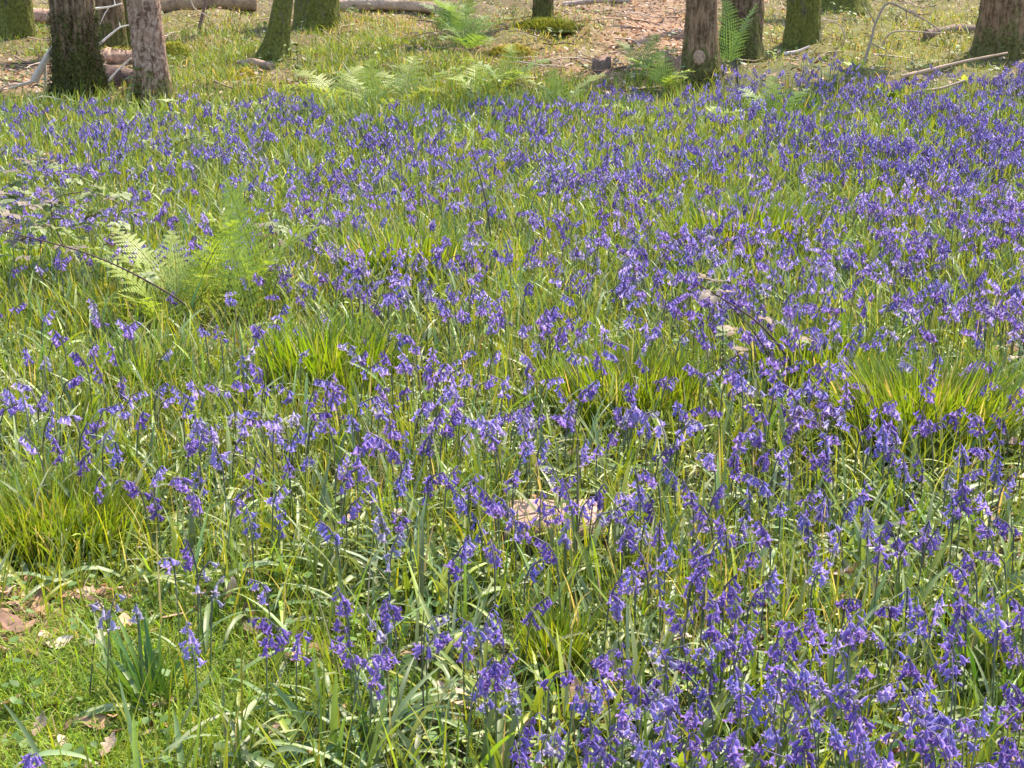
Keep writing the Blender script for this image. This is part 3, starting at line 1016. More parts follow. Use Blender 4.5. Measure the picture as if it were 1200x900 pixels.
PINKW = (.46, .31, .23)
log('pinkish fallen log between the bushy moss trunk and the pinkish trunk', (95, 78), (165, 74), .11, (.38, .235, .165), moss=250)
log('dark hollow log lying under the pinkish log between the two left trunks', (100, 104), (158, 100), .13, (.10, .06, .045))
log('pink weathered log near the left edge behind the mossy trunk', (-20, 27), (62, 27), .16, (.42, .26, .19), moss=160)
log('dark mossy log lying behind the leaning stem at the top left', (188, 14), (300, 11), .20, (.26, .17, .10), moss=200)
log('long weathered mossy fallen log across the top behind the grass', (395, 12), (530, 17), .12, (.36, .25, .17), moss=420)
log('dark rotten log end lying against the stout right-edge trunk', (1085, 46), (1158, 40), .09, (.19, .13, .10), moss=60)
log('short brown log piece in front of the leaning stem', (280, 80), (318, 82), .055, (.30, .20, .14))
log('thin pale log along the top edge right of the small dark trunk', (660, 8), (740, 3), .06, (.40, .30, .24))


def stump(label, u, v, wpx, hpx, col, seed):
    p = g1(u, v); sl = (p - Vector((0, 0, CAMZ))).length
    r = wpx / 2 * sl / FPX; h = hpx * sl / FPX
    o = thing('broken_stump', label, 'stump', p, 'broken stumps')
    mb = MB(); nt = 36; nz = 9; V = []; F = []
    for i in range(nz):
        for k in range(nt):
            th = 2 * math.pi * k / nt
            c, s = math.cos(th), math.sin(th)
            top = h * (.85 + .45 * noise.noise(Vector((c * .5 + seed, s * .5, 0))) + .25 * noise.noise(Vector((c * 7, s * 7, seed))))
            z = -.05 + (top + .05) * i / (nz - 1)
            rr = r * (1.15 - .25 * i / nz) * (1 + .18 * noise.noise(Vector((c * 4, s * 4, z * 3 + seed))))
            V.append((c * rr, s * rr, z))
    for i in range(nz - 1):
        for k in range(nt):
            F.append((i * nt + k, i * nt + (k + 1) % nt, (i + 1) * nt + (k + 1) % nt, (i + 1) * nt + k))
    cz = len(V); V.append((0, 0, h * .45))
    mb.add(np.array(V), F, col)
    n0 = mb.n - len(V)
    f = np.array([((nz - 1) * nt + k, (nz - 1) * nt + (k + 1) % nt, cz) for k in range(nt)]) + n0
    mb.l.append(f.ravel()); mb.t.append(np.full(len(f), 3, int))
    link('splintered_wood', mb.mesh('splintered_wood', M_WOOD), o)
    m = MB(); n = 90
    th = RNG.uniform(0, 6.28, n)
    strips(m, np.stack([np.cos(th) * r * 1.1, np.sin(th) * r * 1.1, RNG.random(n) * .08], -1), th, RNG.uniform(.03, .06, n), .015, RNG.uniform(.2, 1.2, n), 1.0, S=2, col0=vary((.14, .14, .03), n), clamp=False)
    setting(link('moss', m.mesh('moss', M_MOSS), o), 'stuff')


stump('splintered brown stump leaning on the foot of the scarred trunk', 789, 88, 20, 28, (.26, .17, .11), 1.3)
stump('dark rotten stump on the leaf-covered bank left of the scarred trunk', 705, 82, 22, 15, (.20, .13, .10), 4.7)


def branch(label, base, px, r, col, name='dead_branch', cat='branch', group='bare dead branches', dy=None, twigs=(), sides=7):
    """stick through photo pixels in a plane at the base's depth; dy = depth offset of each point"""
    b = g1(*base)
    Y = b.y
    P = [at(x, y, Y + (dy[i] if dy else 0)) for i, (x, y) in enumerate(px)]
    P = [Vector((p.x, p.y, max(p.z, float(hgt(p.x, p.y)) + r * .5))) for p in P]
    o = P[0].copy()
    root = thing(name, label, cat, o, group)
    mb = MB(); pts = spline(P, 6 * (len(P) - 1))
    tube(mb, pts, [r * (1 - .6 * i / len(pts)) for i in range(len(pts))], col, sides, True, None, jitter=.25)
    link('main_stick', mb.mesh('main_stick', M_TWIG, origin=o), root)
    for tw in twigs:
        Q = [at(x, y, Y + .03) for x, y in tw]
        m = MB(); q = spline(Q, 6 * (len(Q) - 1))
        tube(m, q, [r * .5 * (1 - .6 * i / len(q)) for i in range(len(q))], col, 5, True, None, jitter=.2)
        link('side_twig', m.mesh('side_twig', M_TWIG, origin=o), root)
    return root


PALEW = (.42, .32, .24); GREYW = (.30, .22, .17)
branch('pale bare fallen branch propped across the bluebells before the stout right trunk', (1060, 94), [(1056, 90), (1090, 82), (1130, 72), (1181, 62)], .028, (.38, .26, .18), dy=[0, .1, .2, .3])
branch('second shorter brown branch lying below the pale fallen branch', (1062, 118), [(1056, 115), (1080, 107), (1105, 103), (1131, 94)], .026, (.38, .27, .19), dy=[0, .05, .1, .15])
branch('crooked dead branch standing up and bending over on the right bank', (1013, 80), [(1012, 76), (1020, 50), (1026, 28), (1040, 4), (1062, 12), (1085, 24), (1102, 36)], .019, GREYW,
       twigs=[[(1026, 28), (1017, 12), (1010, 2)], [(1062, 12), (1063, 26)], [(1085, 24), (1094, 31), (1096, 42)], [(1020, 50), (1035, 58), (1045, 64)]])
branch('arched pale dead twig right of the brown mossy trunk', (985, 60), [(985, 62), (990, 45), (985, 30), (973, 26), (963, 34), (960, 50)], .013, (.42, .31, .24))
branch('pale twig arching low across the right bank', (1035, 58), [(1033, 56), (1042, 40), (1060, 36), (1085, 38), (1105, 39)], .018, PALEW)
branch('white dead branch sticking out beside the bushy moss trunk on its left', (22, 112), [(40, 95), (52, 72), (62, 55)], .055, (.48, .39, .31), twigs=[[(52, 72), (53, 90), (52, 108)], [(40, 95), (22, 100), (10, 104)]])
branch('white forked dead twig hanging between the two left trunks', (140, 82), [(115, 53), (128, 42), (141, 32), (155, 29)], .018, (.66, .58, .50), twigs=[[(141, 32), (140, 26)]])
branch('upper white forked twig left of the pinkish trunk', (140, 72), [(112, 10), (128, 8), (143, 4)], .018, (.62, .54, .46), twigs=[[(128, 8), (122, 18), (117, 29)], [(135, 6), (133, -4)]])
branch('pale stick leaning from the dark hollow towards the pinkish trunk', (122, 106), [(121, 104), (132, 90), (144, 77), (154, 68)], .02, (.60, .50, .40))
branch('thin straw-pale twig arched over the bluebells below the bushy moss trunk', (22, 135), [(20, 132), (36, 118), (52, 113), (78, 118)], .010, (.55, .47, .33))
branch('thin pale broken stem curving up before the pale ferns', (425, 120), [(425, 130), (420, 112), (412, 90), (401, 72)], .012, (.50, .42, .32))
branch('dark bent twig rising from the bluebells right of the pale broken stem', (455, 150), [(452, 148), (457, 136), (464, 125), (470, 118)], .012, (.14, .10, .08))
branch('dark crooked stem among the bluebells below the pale broken stem', (438, 200), [(438, 208), (433, 188), (431, 172), (420, 150)], .012, (.08, .055, .045))
branch('pale curving twig hanging by the leaning stem at top', (240, 40), [(222, -4), (228, 10), (240, 17), (252, 26), (258, 36)], .014, PALEW)
branch('dark upright twig stump near the top left', (235, 38), [(233, 37), (236, 22), (240, 6), (241, -4)], .035, (.16, .10, .08))
branch('broken white stick on the leaf-strewn bank', (640, 82), [(605, 72), (632, 76), (660, 86)], .014, PALEW)
branch('pale stick lying on the mossy mound below the small dark trunk', (640, 32), [(632, 27), (650, 29), (664, 33)], .028, (.42, .34, .26), twigs=[[(640, 34), (655, 36)]])
branch('pale broken stick lying at the foot of the dark purplish trunk', (920, 65), [(918, 66), (935, 60), (949, 54)], .03, (.62, .52, .46))
branch('straw-pale dry stem leaning across the left bluebells', (50, 545), [(40, 540), (52, 522), (63, 507), (76, 489)], .0028, (.58, .50, .34), 'dry_stem', 'stem', 'dry straw stems')
branch('straw-pale dry stalk crossing the leaves left of the nodding bluebells', (145, 580), [(146, 572), (157, 553), (170, 535)], .0024, (.55, .50, .30), 'dry_stem', 'stem', 'dry straw stems')

# tall bare stems standing in the flowers


def stalk(label, base, px, r, col, twigs=()):
    return branch(label, base, px, r, col, 'bare_stalk', 'stem', 'bare stalks in the flowers', None, twigs, 6)


stalk('tall dark bare sapling stem standing in the middle bluebells', (576, 312), [(576, 312), (574, 270), (567, 225), (553, 176)], .006, (.085, .055, .045), [[(576, 300), (582, 275), (585, 262)]])
stalk('shorter dark stem just right of the tall bare sapling', (603, 300), [(603, 296), (607, 270), (616, 238)], .004, (.13, .09, .07))
stalk('thick brown bare stalk standing in front of the pale sawn log', (676, 700), [(672, 697), (675, 640), (677, 575), (676, 522)], .0052, (.14, .11, .06))
stalk('thin dark budding stem rising from the turf at bottom middle', (495, 890), [(492, 893), (496, 830), (494, 760), (497, 715)], .0025, (.085, .07, .045))
stalk('thin dark stem at lower left in the turf', (104, 830), [(104, 830), (108, 780), (111, 745)], .002, (.08, .07, .05))
stalk('black upright stem among the bluebells below the tall fern', (866, 112), [(867, 118), (864, 95), (863, 78), (862, 68)], .014, (.06, .055, .04))


def sawn_log():
    """the pale cut log lying in the flowers: a short half-buried length with a sawn upper face"""
    a = g1(594, 632); b = g1(704, 641)
    o = a.lerp(b, .5); o.z = float(hgt(o.x, o.y))
    root = thing('sawn_log', 'pale pinkish sawn log lying half hidden among bluebells', 'log', o)
    W = (b - a).length / 2; rz = math.atan2(b.y - a.y, b.x - a.x)
    mb = MB(); nx = 26; prof = [(-.105, -.02), (-.11, .05), (-.10, .083), (-.04, .098), (.03, .106), (.08, .108), (.12, .09), (.125, .02), (.12, -.02)]
    V = []; C = []; F = []
    for i in range(nx):
        x = -W + 2 * W * i / (nx - 1)
        e = 1 - .10 * (abs(i - nx / 2) / (nx / 2)) ** 3
        for j, (py, pz) in enumerate(prof):
            nn = noise.noise(Vector((x * 9, py * 14, pz * 14)))
            V.append((x * (1 + .10 * noise.noise(Vector((py * 16, 3.1, 0)))) + .012 * noise.noise(Vector((py * 30, pz * 30, i))) * (i in (0, nx - 1)), py * e * (1 + .1 * nn), pz * e + .008 * nn))
            top = 2 <= j <= 6
            C.append(np.array((.40, .25, .19)) * (1 + .25 * nn) if top else np.array((.13, .09, .065)))
    m = len(prof)
    for i in range(nx - 1):
        for j in range(m - 1):
            F.append((i * m + j, (i + 1) * m + j, (i + 1) * m + j + 1, i * m + j + 1))
    mb.add(np.array(V), F, np.array(C))
    ob = link('log_body', mb.mesh('log_body', M_SAWN), root)
    em = MB()
    for i, s in ((0, -1), (nx - 1, 1)):
        ring = [V[i * m + j] for j in range(m)]
        c = tuple(np.mean(ring, 0) + np.array([s * .004, 0, 0]))
        em.add(np.array(ring + [c]), [(j, j + 1, m) for j in range(m - 1)], (.40, .27, .20))
    link('cut_end', em.mesh('cut_end', M_SAWN), root)
    root.rotation_euler = (0, 0, rz)
    bk = MB(); n = 40
    for k in range(n):
        x = random.uniform(-W, W)
        M = Matrix.Translation((x, -.112 - random.random() * .006, random.uniform(.0, .06))) @ rot3(random.uniform(-.2, .2), random.uniform(-.3, .3), 1.5)
        flat_leaf(bk, M, random.uniform(.03, .06), .3, np.array((.12, .08, .055)) * random.uniform(.6, 1.6), .3, .2, 0, 4)
    link('bark', bk.mesh('bark', M_WOOD), root)


sawn_log()

# ------------------------------------------------------------------ mossy cushions


def cushion(label, u, v, wpx, hpx, col, seed, n=700, tl=1.0):
    p = g1(u, v); sl = (p - Vector((0, 0, CAMZ))).length
    r = wpx / 2 * sl / FPX; h = hpx * sl / FPX
    o = thing('moss_cushion', label, 'moss', p, 'moss cushions')
    mb = MB(); nt = 40; nr = 12; V = [(0, 0, h)]; F = []
    for i in range(1, nr + 1):
        q = i / nr
        for k in range(nt):
            th = 2 * math.pi * k / nt; c, s = math.cos(th), math.sin(th)
            z = h * math.cos(q * math.pi / 2) ** .7 * (1 + .8 * noise.noise(Vector((c * q * 3 + seed, s * q * 3, 1)))) - .02 * (i == nr)
            V.append((c * r * q, s * r * q * .8, z + .012 * noise.noise(Vector((c * q * 11, s * q * 11, seed)))))
    quads = [(1 + (i - 1) * nt + k, 1 + i * nt + k, 1 + i * nt + (k + 1) % nt, 1 + (i - 1) * nt + (k + 1) % nt) for i in range(1, nr) for k in range(nt)]
    mb.add(np.array(V), quads, col)
    f = np.array([(0, 1 + k, 1 + (k + 1) % nt) for k in range(nt)]) + mb.n - len(V)
    mb.l.append(f.ravel()); mb.t.append(np.full(len(f), 3, int))
    link('cushion_body', mb.mesh('cushion_body', M_CUSHION), o)
    m = MB()
    q = np.sqrt(RNG.random(n)) * .97; th = RNG.uniform(0, 6.28, n)
    B = np.stack([np.cos(th) * r * q, np.sin(th) * r * q * .8, h * np.cos(q * math.pi / 2) ** .7 - .005], -1)
    strips(m, B, th, tl * RNG.uniform(.015, .04, n), tl ** .5 * RNG.uniform(.005, .011, n), RNG.uniform(.3, 1.4, n), RNG.uniform(.2, 1.2, n), S=2, col0=vary(np.array(col) * 1.15, n, .4), clamp=False)
    setting(link('moss_tufts', m.mesh('moss_tufts', M_MOSS), o), 'stuff')


cushion('yellow-green moss cushion just right of the pinkish trunk', 205, 66, 40, 14, (.26, .25, .045), 1, 1200, 2.)
cushion('bright yellow moss hummock under the arching bramble at left', 125, 362, 58, 24, (.30, .27, .04), 2)
cushion('orange-yellow moss patch right of the short brown log piece', 288, 92, 26, 10, (.32, .24, .04), 3)
cushion('mossy skirt mound around the foot of the small dark trunk', 640, 36, 80, 10, (.20, .20, .04), 4, 3000, 3.2)
cushion('low yellowish moss hump on the leaf-strewn bank', 600, 66, 70, 10, (.28, .23, .05), 5, 2000, 2.4)

# ------------------------------------------------------------------ ferns


def frond_mesh(L, W, col, npin=20, curl=1.0, e0=1.2, seed=0, fine=True):
    """one frond along +X rising at e0 and arching by curl; pinnae toothed on both sides"""
    rnd = random.Random(seed); mb = MB()
    pts = []; x = z = 0
    S = 24
    for i in range(S + 1):
        pts.append(Vector((x, 0, z)))
        e = e0 - curl * (i / S) ** 1.2
        x += math.cos(e) * L / S; z += math.sin(e) * L / S
    tube(mb, pts, [.0035 * (1 - .75 * i / S) * (L / .6) for i in range(S + 1)], np.array(col) * np.array([.9, .75, .6]), 4, False)
    for k in range(npin):
        f = .16 + .83 * k / (npin - 1)
        p, t = path_at(pts, f)
        ln = W * math.sin(math.pi * min(1, (.10 + .9 * (1 - f) / .84) * .62)) * rnd.uniform(.9, 1.08)
        if ln < .008:
            ln = .008
        up = t.cross(Vector((0, 1, 0))).normalized() * -1
        for sd in (-1, 1):
            d = (Vector((0, sd, 0)) * .92 + t * .38 + up * rnd.uniform(-.35, .2)).normalized()
            m = 7 if fine else 4
            wv = t * (.055 * W + .011)
            for q in range(m):
                g0 = (q + .1) / (m + .3); g1_ = (q + .85) / (m + .3)
                wid = (1 - .85 * (q + .5) / m)
                a = p + d * ln * g0; b = p + d * ln * g1_
                dr = -up * 0 + Vector((0, 0, -.10)) * ln * ((q / m) ** 2)
                c = np.array(col) * rnd.uniform(.85, 1.15)
                for s2 in (-1, 1):
                    v4 = [a + dr, b + dr, b + dr + wv * s2 * wid * .75 + d * ln * .04, a + dr + wv * s2 * wid + d * ln * .07]
                    mb.add(np.array([tuple(x_) for x_ in v4]), [(0, 1, 2, 3)], c)
    return mb.mesh('frond', M_FERN)


def fern(label, u, v, fr, group='ferns', name='fern', spread=.04):
    """fr: (azimuth deg in plan, length, width, e0, curl, colour)"""
    p = g1(u, v)
    root = thing(name, label, 'fern', p, group)
    for i, (a, L, W, e0, cu, col) in enumerate(fr):
        o = link('frond', frond_mesh(L, W, col, max(10, int(18 * min(1.2, L / .6))), cu, e0, int(u) + i), root)
        o.rotation_euler = (random.uniform(-.25, .25), 0, R(a))
        o.location = (random.uniform(-1, 1) * spread, random.uniform(-1, 1) * spread, 0)
    return root


FG = (.29, .35, .05); FP = (.31, .35, .09); FD = (.20, .28, .06)
fern('bright yellow-green fern with several arching fronds at left centre', 255, 385,
     [(8, .66, .15, 1.25, .9, FG), (50, .70, .15, 1.45, .5, FG), (95, .62, .13, 1.4, .6, FG), (150, .64, .14, 1.2, .9, FP), (185, .6, .13, 1.1, 1.0, FG), (-20, .58, .14, 1.2, 1.1, FG), (-70, .42, .12, 1.3, 1.1, FP), (25, .52, .13, 1.0, 1.2, FG), (-120, .4, .12, 1.2, 1.2, FG), (-45, .6, .13, 1.4, .7, FG), (200, .66, .13, 1.4, .6, FG), (120, .7, .13, 1.5, .4, FG), (0, .7, .13, 1.35, .6, FG)], spread=.24)
fern('tall green fern standing between the scarred trunk and the dark trunk', 850, 85,
     [(100, 1.0, .26, 1.5, .35, FD), (20, .95, .24, 1.35, .45, FD), (170, .6, .2, 1.2, .9, FD)])
fern('green fern at the foot of the splintered stump', 778, 108, [(160, .62, .22, 1.15, 1.1, FG), (20, .5, .2, 1.05, 1.3, FG), (90, .55, .2, 1.3, .8, FG), (-60, .5, .18, .9, 1.2, FG)])
fern('flat bright fern frond lying over bluebells left of the scarred trunk', 765, 152, [(160, .62, .17, .8, 1.0, FP), (-140, .4, .14, .8, 1.2, FP)])
fern('yellow-green fern with low fronds in the bluebells below the dark purplish trunk', 815, 160, [(15, .6, .17, .9, 1.1, FG), (60, .45, .15, 1.1, 1.0, FG), (-20, .5, .15, .8, 1.2, FG)])
fern('pale feathery fern left of the pale broken stem', 395, 125, [(150, .8, .24, 1.0, 1.1, FP), (60, .7, .24, 1.1, 1.0, FP), (200, .7, .22, .8, 1.0, FP), (-60, .55, .2, .9, 1.3, FP)])
fern('pale feathery fern clump right of the pale broken stem', 478, 122, [(20, .85, .25, .95, 1.0, FP), (80, .7, .24, 1.2, .8, FP), (140, .7, .24, 1.0, 1.1, FP), (-40, .6, .22, .8, 1.2, FP), (180, .55, .2, .9, 1.2, FP)])
fern('low pale fern in the grass right of the fern clump', 560, 118, [(30, .75, .22, .9, 1.1, FG), (150, .7, .22, .9, 1.1, FG), (90, .6, .2, 1.1, .9, FG)])
fern('feathery green fern on the bank left of the mossy mound', 548, 62, [(20, .9, .28, 1.1, 1.1, FD), (90, .9, .28, 1.3, .8, FD), (160, .9, .28, 1.1, 1.1, FD), (-60, .7, .24, .9, 1.3, FD), (-130, .7, .24, .9, 1.3, FD), (60, .8, .26, 1.2, 1., FD)])
fern('bushy dark green fern clump beside the log at the top centre', 528, 46, [(a, .8, .24, 1.15 + .03 * (a % 7), .9, FD) for a in (0, 40, 85, 130, 175, 220, 300)], spread=.25)
fern('yellow-green fern frond poking in at the right edge beside dead leaves', 1215, 540, [(165, .36, .12, .9, 1.1, FG), (-170, .32, .11, .6, 1.0, FG), (120, .3, .11, 1.1, 1.0, FG)])
fern('yellow-green fern at the left foot of the bright centre-left fern', 205, 392, [(170, .5, .13, 1.2, .9, FG), (120, .5, .13, 1.4, .6, FP), (60, .46, .12, 1.3, .8, FG), (-150, .4, .12, 1.0, 1.1, FG)])
fern('pale fern fronds among bluebells below the bare leafy bank', 655, 138, [(20, .7, .2, 1.1, .9, FP), (150, .65, .2, 1.1, 1.0, FP), (80, .6, .18, 1.3, .7, FG)])
fern('pale feathery fern in front of the two pale fern clumps', 440, 138, [(30, .7, .2, 1.1, .9, FP), (140, .7, .2, 1.1, .9, FP), (90, .7, .2, 1.3, .6, FG), (-30, .5, .18, .9, 1.2, FP)])
fern('low green fern among bluebells right of the scarred trunk foot', 905, 150, [(30, .6, .17, 1.1, .9, FD), (140, .6, .17, 1.1, .9, FD), (85, .6, .17, 1.3, .7, FG)])
fern('spreading green fern in the grass left of the dark rotten stump', 590, 108, [(20, .7, .22, 1.0, 1.0, FD), (160, .7, .22, 1.0, 1.0, FD), (90, .65, .2, 1.3, .7, FG), (-40, .5, .2, .9, 1.1, FG)])
fern('small green fern on the leafy bank right of the dark rotten stump', 750, 88, [(60, .6, .2, 1.3, .7, FD), (130, .6, .2, 1.2, .9, FD), (10, .6, .2, 1.0, 1.0, FD)])

# ------------------------------------------------------------------ brambles and broad-leaved plants


def leaflet(mb, M, L, col, rnd, wid=.34):
    flat_leaf(mb, M, L, wid, np.array(col) * rnd.uniform(.75, 1.2), -.7 * rnd.random(), .3, 0, 9, .04, np.array(col) * .8)


def trifoliate(L, col, rnd, n=3, mat=None):
    mb = MB()
    for a in ([0, 1.15, -1.15] if n == 3 else [0, .9, -.9, 1.9, -1.9]):
        M = rot3(a, -.1 + .25 * rnd.random() * (a != 0)) @ Matrix.Translation((L * .12, 0, 0))
        leaflet(mb, M, L * (1.0 if a == 0 else .82), col, rnd)
    tube(mb, [Vector((-L * .7, 0, -L * .25)), Vector((0, 0, 0))], .0012, np.array(col) * .6, 3, False)
    return mb.mesh('leaf', mat or M_BRAMBLE)


def bramble(label, base, px, leaves, L, cols, seed, dy=None, r=.0035, stemcol=(.09, .055, .05), twigs=(), L2=None):
    rnd = random.Random(seed)
    if L2:
        L = L2
        leaves = leaves + [(x + rnd.uniform(-16, 16), y + rnd.uniform(-14, 14)) for x, y in leaves] + [(x + rnd.uniform(-24, 24), y + rnd.uniform(-24, 24)) for x, y in leaves]
    b = g1(*base); Y = b.y
    P = [at(x, y, Y + (dy[i] if dy else 0)) for i, (x, y) in enumerate(px)]
    o = b.copy()
    root = thing('bramble', label, 'bramble', o, 'brambles')
    mb = MB(); pts = spline(P, 8 * (len(P) - 1))
    tube(mb, pts, [r * (1 - .5 * i / len(pts)) for i in range(len(pts))], stemcol, 6)
    for tw in twigs:
        q = spline([at(x, y, Y + .05) for x, y in tw], 8 * (len(tw) - 1))
        tube(mb, q, [r * .7 * (1 - .5 * i / len(q)) for i in range(len(q))], stemcol, 5)
    link('stem', mb.mesh('stem', M_TWIG, origin=o), root)
    for (x, y) in leaves:
        c = rnd.choice(cols)
        lf = link('leaf', trifoliate(L * rnd.uniform(.8, 1.2), c, rnd, rnd.choice([3, 3, 5])), root)
        p = at(x, y, Y + rnd.uniform(-.15, .2)) - o
        lf.location = p
        lf.rotation_euler = (rnd.uniform(-.35, .35), rnd.uniform(-.25, .35), rnd.uniform(0, 6.28))
    return root


MAUVE = (.23, .175, .13); OLIVE = (.22, .25, .07); GREYG = (.24, .27, .12); TANL = (.23, .15, .09); YG = (.20, .25, .06); DK = (.07, .10, .045)
bramble('arching dark bramble cane with dull mauve leaves reaching in from the left edge', (225, 402), [(228, 392), (222, 362), (170, 328), (110, 300), (50, 282), (-10, 268)],
        [(14, 250), (5, 262), (20, 262), (172, 324), (48, 268), (90, 290), (34, 240), (0, 240), (30, 300)], .065, [MAUVE, GREYG], 1, dy=[0, 0, -.2, -.3, -.3, -.3], r=.005)
bramble('leafy bramble thicket with greyish-mauve and olive leaves at the left edge', (75, 345), [(75, 290), (60, 250), (70, 230), (110, 226), (140, 240)],
        [(50, 224), (62, 220), (90, 222), (110, 224), (130, 228), (28, 238), (10, 232), (14, 200), (30, 188), (60, 195), (85, 210), (40, 260), (70, 255), (100, 262), (120, 275), (95, 240), (140, 262), (20, 212), (5, 215), (60, 240), (35, 280), (80, 275), (135, 285), (50, 300), (110, 250), (20, 290)], .06, [MAUVE, OLIVE, GREYG, GREYG, YG], 2, dy=None, L2=.062,
        twigs=[[(75, 290), (40, 250), (20, 215), (25, 190)], [(70, 230), (62, 222), (48, 214)]])
bramble('bramble shoot with dark bending leaves among the far left bluebells', (195, 200), [(193, 198), (198, 178), (215, 165), (240, 160)],
        [(197, 170), (205, 162), (222, 160), (236, 160), (172, 164), (180, 172), (245, 166), (170, 155)], .07, [DK, OLIVE, GREYG], 3)
bramble('bramble with two arching dark canes and curled tan leaves in the right centre', (925, 478), [(933, 440), (920, 415), (890, 380), (850, 352), (817, 333)],
        [(826, 326), (838, 330), (845, 342), (852, 390), (862, 388), (872, 412), (895, 372), (940, 398), (948, 396), (835, 345)], .05, [TANL, TANL, MAUVE, GREYG], 4, r=.0055,
        twigs=[[(912, 450), (905, 425), (880, 385), (845, 348)], [(878, 440), (870, 425), (863, 412)]])
bramble('pale green bramble shoot growing before the leaning stem and the ferns', (355, 150), [(350, 140), (358, 120), (352, 105), (340, 95)],
        [(345, 108), (358, 118), (335, 118), (325, 128), (370, 128), (350, 130), (380, 135), (390, 142), (340, 140), (362, 142)], .085, [GREYG, OLIVE, YG], 5)
bramble('reddish bramble shoot among bluebells beside the bright fern', (330, 330), [(335, 330), (332, 300), (322, 270), (315, 245)],
        [(318, 248), (328, 268), (335, 285), (322, 260), (310, 262), (308, 276)], .06, [GREYG, MAUVE, OLIVE], 6, stemcol=(.16, .08, .06))
bramble('low bramble leaves on straw under the bright fern', (135, 395), [(130, 392), (140, 380), (160, 370)],
        [(160, 352), (168, 362), (150, 372), (140, 385), (110, 390), (95, 395), (60, 395), (45, 405), (80, 380)], .05, [DK, OLIVE, GREYG], 7)


def seedling(label, u, v, h, leaves, L, col, name='seedling', cat='plant', group=None, wid=.34):
    rnd = random.Random(int(u)); p = g1(u, v)
    root = thing(name, label, cat, p, group)
    mb = MB(); tube(mb, [Vector((0, 0, 0)), Vector((.004, 0, h * .5)), Vector((0, 0, h))], .0025 * max(1, L / .06), (.12, .10, .05), 5)
    link('stem', mb.mesh('stem', M_TWIG), root)
    for (a, tilt, z) in leaves:
        m = MB(); leaflet(m, Matrix.Identity(4), L * rnd.uniform(.85, 1.1), col, rnd, wid)
        lf = link('leaf', m.mesh('leaf', M_BRAMBLE), root)
        lf.location = (0, 0, h * z); lf.rotation_euler = (0, R(-tilt), R(a))
    return root


seedling('grey-green three-leaved bramble seedling in front of the bright left tussock', 58, 660, .06, [(55, 35, 1), (0, 8, 1), (170, 15, 1)], .062, (.22, .25, .17))
seedling('slender dark-stemmed sapling with small tiered leaves near the broad mossy tree', 350, 108, .55, [(a, t, z) for z, t in ((1, 35), (.85, 25), (.7, 15), (.5, 30), (.35, 20), (.2, 25)) for a in (20 + 130 * z, 110 + 90 * z, 200 + 70 * z, 290 - 40 * z)], .10, (.19, .22, .10), 'sapling', 'sapling')
seedling('leafy green sapling with pale leaves at the foot of the pinkish trunk', 163, 128, .42, [(a, t, z) for z, t in ((1, 20), (.8, 5), (.6, 0), (.4, 5), (.2, 10)) for a in (-20, 100, 215)], .13, (.26, .32, .12), 'sapling', 'sapling', None, .4)
seedling('pale green sapling leaves low among bluebells right of the pinkish trunk', 200, 150, .25, [(a, t, z) for z, t in ((1, 20), (.6, 0)) for a in (0, 90, 180, 270)], .13, (.33, .36, .16), 'sapling', 'sapling', None, .4)


def rosette(label, u, v, n, L, wid, col, tilt, name='broad_leaved_plant'):
    rnd = random.Random(int(u * 3)); p = g1(u, v)
    root = thing(name, label, 'plant', p, 'broad-leaved plants')
    for k in range(n):
        m = MB(); flat_leaf(m, Matrix.Identity(4), L * rnd.uniform(.75, 1.1), wid, np.array(col) * rnd.uniform(.8, 1.2), -.9 * rnd.random() - .2, .25, 0, 10, .02, np.array(col) * 1.2)
        o = link('leaf', m.mesh('leaf', M_GRASS), root)
        o.rotation_euler = (0, R(-tilt * rnd.uniform(.7, 1.15)), R(360 / n * k + rnd.uniform(-20, 20)))
        o.location = (0, 0, .02)


rosette('bright yellow-green broad-leaved plant left of the pale fallen branch', 1003, 88, 7, .26, .16, (.30, .36, .06), 62)
rosette('large green broad-leaved plant in bluebells below the pale fallen branch', 1043, 122, 9, .30, .19, (.24, .33, .08), 48)
rosette('small yellow-green rosette between the two fallen branches', 1128, 100, 6, .22, .16, (.30, .33, .08), 40)
rosette('pale foxglove-like rosette among bluebells near the mound', 978, 98, 6, .22, .16, (.22, .28, .12), 45)

# ------------------------------------------------------------------ grass tussocks and leaf clumps, each one a thing


def tussock(label, u, v, n, rad, h, w, col, fan=.35, group='grass tussocks', name='grass_tussock', cat='grass', mat=None, fold=0, k=(.05, .7)):
    p = g1(u, v)
    q = np.sqrt(RNG.random(n)) * rad; th = RNG.uniform(0, 6.283, n)
    B = np.stack([p.x + np.cos(th) * q, p.y + np.sin(th) * q * .8], -1)
    B = np.concatenate([B, hgt(B[:, 0], B[:, 1])[:, None] - .004], 1)
    lean = np.clip(q / rad, 0, 1) * fan + RNG.uniform(0, .15, n)
    c = vary(col, n, .3, .12)
    dk = RNG.random(n) < .25; c[dk] *= np.array([.6, .72, .9])
    if name == 'grass_tussock':
        st = RNG.random(n) < .09; c[st] = vary((.40, .33, .18), st.sum())
        q[:] = q * RNG.uniform(.8, 1.25, n); B[:, 0] = p.x + np.cos(th) * q; B[:, 1] = p.y + np.sin(th) * q * .8; B[:, 2] = hgt(B[:, 0], B[:, 1]) - .004
    mb = MB()
    strips(mb, B, th + RNG.normal(0, .7, n), h * RNG.uniform(.55, 1.05, n), RNG.uniform(w * .6, w * 1.1, n), 1.55 - lean, RNG.uniform(*k, n), S=5, col0=c, col1=c * np.array([1.12, 1.08, .9]), twist=RNG.uniform(-1, 1, n), fold=fold)
    return tag(link(name, mb.mesh(name, mat or M_GRASS, origin=p), None, p), label, cat, group)


